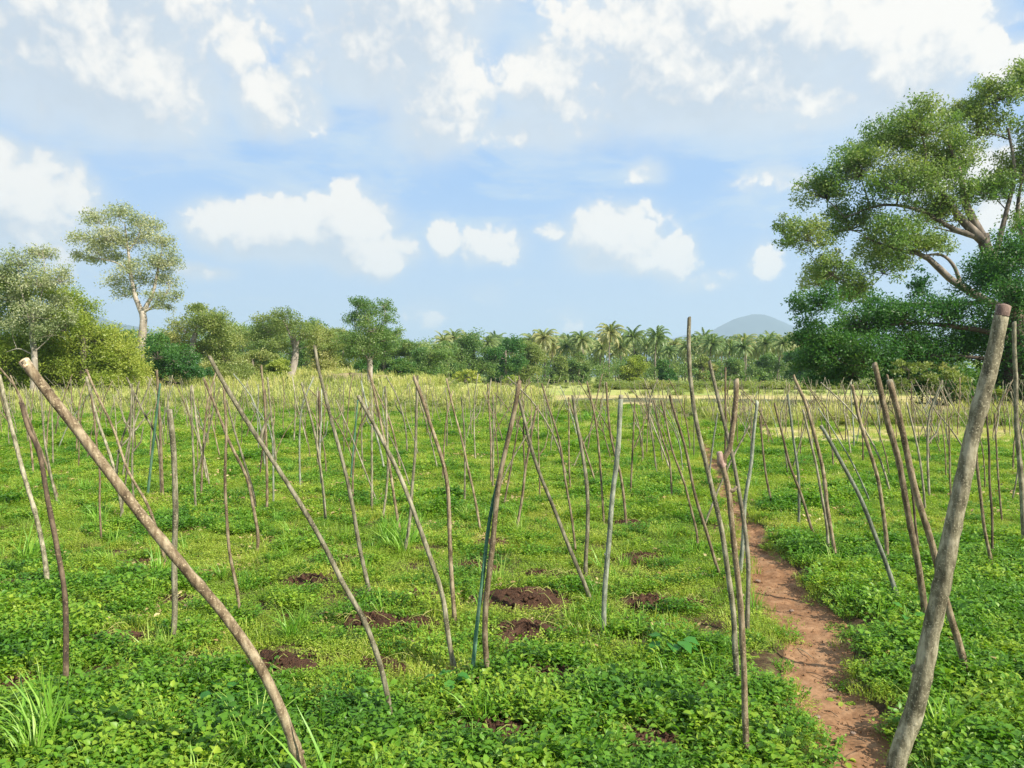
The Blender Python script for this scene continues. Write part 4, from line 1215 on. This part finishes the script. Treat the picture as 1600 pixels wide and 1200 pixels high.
for px, y0, h_, ww, lab in [(1423, 628, 66, 2.6, 'thin sapling trunk under the drooping boughs, left one'), (1440, 630, 60, 3, 'thin sapling trunk under the drooping boughs, right one')]:
    D = 36; x, Y, z = at(px, D)
    mb = MB(); mb.tube(catmull([[0, 0, -.2], [.05, 0, 1.2], [0, 0, 2.6]], 8), np.linspace(ww, ww * .6, 8) / 2 / F * D, 6)
    cr_ = MB(); crown_leaves(cr_, [(np.array([0, 0, 2.8]), np.array([.5, .5, .5]))], 500, .13)
    o = link('sapling', None, loc=(x, Y, z)); tag(o, lab, 'sapling')
    link('trunk', mb.mesh('trunk', M['trunk_dark'], True), o); link('crown', cr_.mesh('crown', M['leaf_dark']), o)
x, Y, z = at(1458, 33.5)
mb = MB()
na, nr_ = 18, 8
AA, Q = np.meshgrid(np.linspace(0, 2 * math.pi, na, endpoint=False), np.linspace(0, 1, nr_))
mb.add(np.stack([Q * .45 * np.cos(AA), Q * .3 * np.sin(AA), .55 * (1 - Q ** 3) * (1 + .15 * np.sin(3 * AA + 1)) + .03 * rng.normal(size=Q.shape)], -1).reshape(-1, 3), grid_faces(nr_, na, True))
tag(link('tarp_bundle', mb.mesh('tarp_bundle', M['tarp'], True), loc=(x, Y, z)), 'blue grey bundle lying beyond the stakes under the dark tree', 'bundle')

# tall tree, left
tree('tall_spreading_tree', 98, [(218, 590, 17), (221, 545, 13), (224, 500, 12), (222, 485, 10)],
     [(150, 345, 26, 16), (185, 335, 30, 15), (215, 350, 26, 18), (135, 375, 26, 14), (165, 370, 26, 18), (190, 380, 28, 20), (130, 402, 20, 10), (155, 395, 26, 12), (225, 375, 24, 22),
      (255, 380, 24, 20), (268, 410, 20, 22), (245, 410, 24, 20), (205, 420, 24, 14), (180, 440, 22, 18), (195, 460, 22, 14), (225, 440, 26, 16), (262, 440, 24, 18), (275, 465, 16, 12), (245, 465, 22, 14), (250, 480, 14, 9)],
     'leaf_pale', 'trunk_pale', 26000, .27, 'tall airy tree at the left with pale forked trunk and flat tiered crown', clump=.5, back=.3, subn=26, shell=.2, up=.6,
     limbs=[[(222, 490, 17), (210, 460, 12), (205, 430, 9), (200, 390, 7), (195, 350, 3)], [(205, 430, 7), (185, 412, 5), (160, 405, 4), (140, 402, 2)], [(222, 490, 16), (238, 460, 10), (245, 430, 7), (252, 395, 4)],
            [(200, 390, 5), (185, 370, 4), (165, 355, 2)], [(200, 395, 5), (215, 370, 4), (222, 350, 2)], [(222, 490, 9), (250, 470, 5), (265, 450, 3)]])
# left thicket
tree('pale_half_bare_tree', 50, [(52, 600, 13), (54, 560, 10), (50, 520, 8), (52, 480, 6)],
     [(30, 410, 34, 22), (60, 440, 36, 30), (95, 435, 26, 24), (20, 460, 34, 30), (55, 490, 38, 26), (90, 480, 24, 22), (20, 510, 24, 18), (75, 520, 30, 18), (110, 500, 14, 16), (60, 395, 24, 14), (0, 430, 26, 24)],
     'leaf_pale', 'trunk_pale', 16000, .15, 'pale half bare tree at the far left above the tip of the thick leaning stake', clump=.42, back=.2, subn=30, shell=.2,
     limbs=[[(50, 520, 6), (40, 480, 4), (30, 440, 3), (28, 405, 1.5)], [(52, 500, 5), (65, 460, 3.5), (70, 420, 2), (66, 390, 1)], [(54, 550, 4), (75, 530, 3), (95, 505, 2)], [(52, 555, 4), (30, 545, 3), (10, 550, 1.5)]])
tree('thicket_tree', 54, [(130, None, 12), (130, 560, 10), (130, 520, 8)],
     [(60, 560, 50, 44), (100, 590, 55, 34), (165, 560, 50, 36), (190, 590, 36, 24), (110, 545, 44, 34), (150, 530, 40, 30), (185, 555, 34, 26), (130, 580, 48, 26), (175, 585, 40, 22), (75, 570, 40, 32), (120, 505, 26, 20), (205, 575, 22, 20), (160, 600, 40, 14), (90, 600, 40, 14)],
     'leaf_yellow', 'trunk', 60000, .17, 'broad yellow green thicket at the left, sloping down to the right', cat='thicket', clump=.40, subn=46, shell=.25)
tree('thicket_tree', 52, [(10, None, 14), (12, 540, 10)],
     [(10, 440, 36, 26), (60, 455, 36, 26), (100, 470, 34, 30), (10, 470, 40, 30), (50, 500, 40, 34), (100, 510, 36, 30), (-30, 450, 40, 40), (40, 580, 50, 34), (0, 500, 40, 32), (25, 545, 38, 34), (0, 560, 45, 34), (50, 590, 40, 24), (10, 600, 44, 18), (-50, 520, 50, 50), (-40, 590, 50, 30), (75, 545, 24, 22)],
     'leaf_yellow', 'trunk', 60000, .17, 'green thicket behind the pale half bare tree, cut by the left edge', cat='thicket', clump=.40, subn=46, shell=.25)
tree('bush', 62, [(252, None, 9), (252, 570, 7)],
     [(245, 555, 34, 26), (275, 560, 34, 24), (225, 575, 26, 16), (262, 580, 44, 16), (290, 580, 24, 16), (250, 535, 24, 14)],
     'leaf_dark', 'trunk', 16000, .2, 'rounded glossy dark green bush below the tall airy tree', cat='bush', clump=.28, subn=26, shell=.3)
tree('olive_tree', 70, [(300, None, 12), (300, 550, 10), (305, 520, 7)],
     [(290, 515, 34, 20), (320, 505, 32, 20), (310, 485, 26, 12), (340, 530, 28, 20), (275, 535, 26, 16), (315, 550, 38, 20), (350, 560, 28, 18), (330, 580, 40, 14), (345, 505, 20, 16)],
     'leaf_olive', 'trunk_pale', 26000, .2, 'rounded olive green tree with bare twigs showing, right of the dark bush', clump=.42, subn=34, shell=.2)
MID = [  # px, top y, half width, D, leaf material, label
    (380, 500, 42, 100, 'leaf_mid', 'mid green tree behind, right of the rounded olive tree'),
    (345, 497, 24, 120, 'leaf_dark', 'dark treetop just showing over the rounded olive tree'),
    (415, 490, 42, 92, 'leaf_mid', 'mid green tree immediately left of the thick leaning trunk'),
    (500, 505, 40, 96, 'leaf_olive', 'brownish olive tree right of the thick leaning trunk'),
    (478, 495, 36, 115, 'leaf_mid', 'tree behind the thick leaning trunk'),
    (535, 506, 38, 105, 'leaf_olive', 'dull olive tree between the thick trunk and the small lone tree'),
    (600, 512, 42, 112, 'leaf_mid', 'green tree directly behind the small lone tree'),
    (645, 526, 34, 110, 'leaf_mid', 'green tree right of the small lone tree'),
    (668, 540, 34, 100, 'leaf_mid', 'shrubby tree in the gap before the palms'),
    (625, 560, 26, 92, 'leaf_dark', 'dark undergrowth tree at the small lone tree foot'),
    (700, 530, 32, 125, 'leaf_mid', 'green rounded tree at the left end of the palm grove'),
    (740, 514, 38, 130, 'leaf_mid', 'tallest round green tree at the left end of the palm grove'),
    (790, 524, 36, 130, 'leaf_dark', 'dark blue green tree standing in front of the first palms'),
    (825, 526, 32, 135, 'leaf_olive', 'brownish green tree beside the dark blue green one'),
    (575, 555, 24, 88, 'leaf_dark', 'dark foliage behind the small lone tree trunk'),
    (395, 545, 34, 80, 'leaf_olive', 'olive shrubby tree in front of the woodland, left of the thick trunk'),
    (432, 560, 24, 78, 'leaf_yellow', 'yellow green bush left of the thick leaning trunk foot'),
    (360, 575, 22, 76, 'leaf_yellow', 'yellow green bush at the foot of the olive trees'),
    (200, 515, 20, 130, 'leaf_dark', 'dark conical tree left of the tall airy tree trunk'),
    (230, 540, 26, 105, 'leaf_mid', 'green bush round the tall airy tree foot'),
    (872, 556, 18, 142, 'leaf_olive', 'low olive tree among the front palms, left part of the grove'),
    (905, 550, 17, 144, 'leaf_mid', 'round green tree among the front palms, left of the grove middle'),
    (990, 552, 22, 141, 'leaf_yellow', 'light yellow green tree among the middle palms'),
    (1042, 560, 16, 140, 'leaf_dark', 'dark low tree at the front of the palm grove, left of the tallest stake'),
    (1098, 554, 20, 143, 'leaf_olive', 'olive tree in the palm grove just right of the tallest stake'),
    (1150, 558, 20, 140, 'leaf_mid', 'round green tree in the palm grove below the mountain, left one'),
    (1200, 552, 22, 142, 'leaf_mid', 'round green tree in the palm grove below the mountain, right one'),
    (1245, 540, 26, 140, 'leaf_dark', 'green tree at the right end of the palm grove')]
for (px, ty, hw_, D, lm, lab) in MID:
    gyp = 588 + (CAMH - float(hg((px - CX) / F * D, D))) / D * F
    hh = gyp - ty
    bl = []
    for k in range(9):
        q = (k + .5) / 9
        by = ty + hh * (.16 + .78 * q)
        wv = hw_ * (.45 + .55 * math.sin(math.pi * min(1, q * .8 + .15)))
        bl.append((px + random.uniform(-.6, .6) * wv, by, hw_ * random.uniform(.42, .6), hh * .16 * random.uniform(.8, 1.2)))
    tree('tree' if 'bush' not in lab else 'bush', D, [(px, None, 6), (px, ty + hh * .6, 5), (px, ty + hh * .3, 3)], bl, lm, 'trunk', 15000, .25 * (D / 95), lab, cat='bush' if 'bush' in lab else 'tree', clump=.45, subn=26, shell=.2, back=.3)
# thick leaning trunk tree
tree('thick_trunk_tree', 84, [(449, 596, 19), (459, 570, 12), (462, 545, 10), (458, 520, 5)],
     [(420, 515, 34, 16), (445, 495, 26, 12), (400, 530, 26, 12), (480, 520, 28, 14), (455, 508, 26, 12), (430, 540, 24, 12), (495, 540, 16, 10), (410, 500, 20, 10)],
     'leaf_olive', 'trunk_pale', 12000, .24, 'old tree with a thick pale trunk leaning right and thin olive crown', clump=.46, subn=26, shell=.2,
     limbs=[[(461, 548, 12), (452, 520, 7), (442, 500, 4)], [(461, 545, 9), (470, 528, 5), (482, 515, 3)]])
tree('small_lone_tree', 70, [(576, 596, 11), (578, 578, 9), (577, 560, 8)],
     [(560, 475, 22, 12), (575, 490, 26, 14), (600, 478, 16, 12), (555, 500, 22, 12), (605, 500, 18, 14), (580, 515, 30, 14), (545, 530, 26, 12), (600, 530, 28, 12), (570, 545, 34, 12), (612, 545, 18, 10), (550, 555, 24, 9), (590, 560, 24, 7), (622, 520, 12, 12)],
     'leaf_mid', 'trunk_pale', 22000, .18, 'small lone tree with short pale forked trunk and light two-lobed top, centre left', clump=.44, subn=28, shell=.2,
     limbs=[[(577, 566, 7), (566, 545, 4), (556, 520, 3), (558, 485, 1.5)], [(577, 566, 7), (590, 545, 4), (598, 515, 3), (602, 485, 1.5)], [(577, 566, 5), (578, 530, 4), (575, 495, 2)]])
tree('bush', 105, [(727, None, 5), (727, 592, 3)], [(715, 590, 12, 9), (732, 587, 14, 11), (742, 592, 9, 8), (725, 596, 14, 6)], 'leaf_yellow', 'trunk', 2200, .26, 'light yellow green bush at the pasture edge left of the palms', cat='bush')
tree('bush', 118, [(798, None, 4), (798, 596, 3)], [(793, 594, 9, 6), (803, 593, 9, 7)], 'leaf_yellow', 'trunk', 1200, .26, 'small yellowish bush at the pasture edge under the dark tree', cat='bush')
tree('bush', 118, [(945, None, 4), (945, 596, 3)], [(940, 594, 10, 7), (952, 593, 8, 8), (947, 588, 7, 8)], 'leaf_mid', 'trunk', 1400, .26, 'small green bush at the pasture edge below the middle palms', cat='bush')

# earth bank below the thick trunk tree
mb = MB()
na, nr_ = 60, 12
AA, Q = np.meshgrid(np.linspace(0, 2 * math.pi, na, endpoint=False), np.linspace(0, 1, nr_))
mb.add(np.stack([Q * 8.5 * np.cos(AA) * (1 + .1 * np.sin(4 * AA)), Q * 4 * np.sin(AA), 1.1 * (1 - Q ** 2) * (1 + .15 * np.sin(5 * AA)) - .3 + .08 * rng.normal(size=Q.shape)], -1).reshape(-1, 3), grid_faces(nr_, na, True))
x, Y, z = at(545, 82)
o = link('earth_bank', mb.mesh('earth_bank', M['bund'], True), loc=(x, Y, z)); o['kind'] = 'structure'

# coconut palms
def palm_meshes(h, seed, dryness):
    tr = MB()
    lean = random.uniform(-1.6, 1.6)
    tp = np.array([lean, random.uniform(-.6, .6), h])
    P = catmull([[0, 0, -.2], [lean * .15, 0, h * .35], [lean * .55, 0, h * .7], tp], 12)
    tr.tube(P, np.linspace(.20, .12, 12), 7, jit=.05)
    cr_ = MB()
    nf = 34
    for k in range(nf):
        a = k * 2.4 + random.gauss(0, .15); elev = 1.25 - 2.0 * (k / nf) + random.gauss(0, .1)
        L = random.uniform(3.0, 4.0)
        t = np.linspace(0, 1, 12)
        ang = elev - t * t * random.uniform(1.2, 2.0)
        dl = L / 11
        rr_ = np.concatenate([[0], np.cumsum(np.cos(ang[:-1]) * dl)]); zz = np.concatenate([[0], np.cumsum(np.sin(ang[:-1]) * dl)])
        spine = np.stack([rr_ * math.cos(a), rr_ * math.sin(a), zz], -1) + tp
        tn = min(1, max(0, random.random() * .6 + (k / nf) * .5 * dryness))
        cr_.tube(spine, np.linspace(.05, .012, 12), 3, cap=False, tint=tn)
        sd = np.array([-math.sin(a), math.cos(a), 0])
        for i in range(1, 12):
            for sg in (-1, 1):
                for e in (0, .5):
                    b0 = spine[i] if e == 0 else (spine[i] + spine[i - 1]) / 2
                    ll = .85 * (math.sin(math.pi * (.12 + .8 * t[i])) ** .6) * random.uniform(.8, 1.1)
                    fw = (spine[i] - spine[i - 1]); fw /= np.linalg.norm(fw)
                    tip = b0 + sd * sg * ll * .62 + fw * ll * .4 - np.array([0, 0, ll * random.uniform(.45, .8)])
                    cr_.add([b0 - fw * .12, b0 + fw * .12, tip], None, [[0, 1, 2]], tint=tn)
    return tr.mesh('palm_trunk', M['trunk'], True), cr_.mesh('palm_crown', M['palm'])
PV = [palm_meshes(10.0, i, .3 + .25 * i) for i in range(5)]
def palm(px, D, s, lab, grp_):
    x = (px - CX) / F * D
    tm, cm = random.choice(PV)
    o = link('coconut_palm', None, loc=(x, D, float(hg(x, D)))); tag(o, lab, 'palm tree', grp_)
    o.rotation_euler = (0, 0, random.random() * 6.28); o.scale = (s * random.uniform(.9, 1.1),) * 2 + (s,)
    link('trunk', tm, o); link('crown', cm, o)
ORD = ['first', 'second', 'third', 'fourth', 'fifth', 'sixth', 'seventh', 'eighth', 'ninth', 'tenth', 'eleventh', 'twelfth', 'thirteenth', 'fourteenth', 'fifteenth', 'sixteenth']
front = [(846, 150, 1.0), (862, 156, .92), (888, 150, 1.02), (915, 146, .98), (932, 160, 1.0), (952, 148, 1.06), (975, 156, .95), (1000, 150, .98), (1027, 146, 1.04), (1052, 158, .92), (1078, 150, .95), (1108, 146, .98), (1135, 155, .95), (1162, 149, .96), (1190, 152, .94), (1220, 147, .95)]
for i, (px, D, s) in enumerate(front):
    palm(px + random.uniform(-7, 7), D, s * random.uniform(.72, .96), f'{ORD[i]} palm from the left in the front row of the coconut grove', 'front row of coconut palms')
for px, D, s in [(690, 165, .78), (712, 170, .9), (728, 162, .84)]:
    palm(px, D, s * 1.0, {690: 'lone palm left of the grove, lowest of three', 712: 'palm left of the grove, tallest of three', 728: 'palm left of the grove, nearest the round green tree'}[px], 'palms left of the grove')
for row, D0 in enumerate((170, 188, 208)):
    px = 765 + row * 7
    while px < 1330:
        palm(px + random.uniform(-4, 4), D0 + random.uniform(-6, 6), (.88, .97, 1.08)[row] * random.uniform(.76, 1.06), 'coconut palm crowded among others behind the front row of the distant grove', 'back rows of coconut palms')
        px += 19
# undergrowth below the palms: one mass
lf = MB(); B = []
for px in range(640, 1400, 7):
    D = random.uniform(139, 150); hgt = random.choice([1.4, 2.2, 3.0, 4.0, 5.0, 6.0])
    x = (px + random.uniform(-6, 6) - CX) / F * D
    B.append((np.array([x, D, hgt * .45]), np.array([random.uniform(1.0, 1.9), 1.3, hgt * .55])))
for px in list(range(640, 1400, 6)) * 3:
    D = random.uniform(166, 226); hgt = random.uniform(4.0, 9.0) * (D / 200)
    x = (px - CX) / F * D
    B.append((np.array([x, D, hgt * .5]), np.array([2.2, 2.0, hgt * .55])))
crown_leaves(lf, B, 150000, .42, .42, .2, .5, None, 14)
tag(link('undergrowth', lf.mesh('undergrowth', M['leaf_mid'])), 'shrubby undergrowth filling the foot of the distant palm grove', 'undergrowth', kind='stuff')
# woodland behind the left trees: one mass
lf = MB(); B = []
for px in range(-260, 720, 13):
    D = random.uniform(118, 150)
    hgt = (np.interp(px, [-260, 0, 200, 330, 480, 640, 720], [13, 12, 10, 11.5, 11.5, 9.0, 8.0]) - 1.5) * random.uniform(.8, 1.05)
    x = (px - CX) / F * D
    for q in (.25, .65):
        B.append((np.array([x + random.uniform(-1, 1), D, 1.5 + hgt * q]), np.array([2.2, 2.0, hgt * .32])))
for px in list(range(-260, 40, 16)) + list(range(1380, 1900, 16)):
    D = random.uniform(70, 90) if px < 100 else random.uniform(60, 85)
    x = (px - CX) / F * D; hgt = random.uniform(4.5, 6.5) if px < 100 else random.uniform(2.5, 4.5)
    B.append((np.array([x, D, hgt * .5]), np.array([1.7, 1.5, hgt * .5])))
crown_leaves(lf, B, 90000, .40, .42, .2, .5, None, 16)
tag(link('distant_woodland', lf.mesh('distant_woodland', M['leaf_mid'])), 'mass of woodland closing the view behind the left trees', 'woodland', kind='stuff')

# ------------------------------------------------------------------ haze
mb = MB()
x0, x1, y0, y1, z0, z1 = -7600, 7600, -7600, 7600, -1.2, 480
hz = mesh_np('haze', [[x0, y0, z0], [x1, y0, z0], [x1, y1, z0], [x0, y1, z0], [x0, y0, z1], [x1, y0, z1], [x1, y1, z1], [x0, y1, z1]],
             np.array([[0, 3, 2, 1], [4, 5, 6, 7], [0, 1, 5, 4], [1, 2, 6, 5], [2, 3, 7, 6], [3, 0, 4, 7]]))
m_ = bpy.data.materials.new('haze'); m_.use_nodes = True; n = NT(m_.node_tree); n.n.clear()
out = n.new('ShaderNodeOutputMaterial'); pv = n.new('ShaderNodeVolumePrincipled')
pv.inputs['Color'].default_value = (.62, .83, 1.0, 1); pv.inputs['Density'].default_value = .0002; pv.inputs['Anisotropy'].default_value = .1
n.l.new(pv.outputs[0], out.inputs['Volume'])
hz.materials.append(m_)
tag(link('haze', hz), 'thin pale haze in the air over the fields', 'haze', kind='stuff')
print('stakes', len(TR), 'cands', len(cands), 'visible', len(vis))
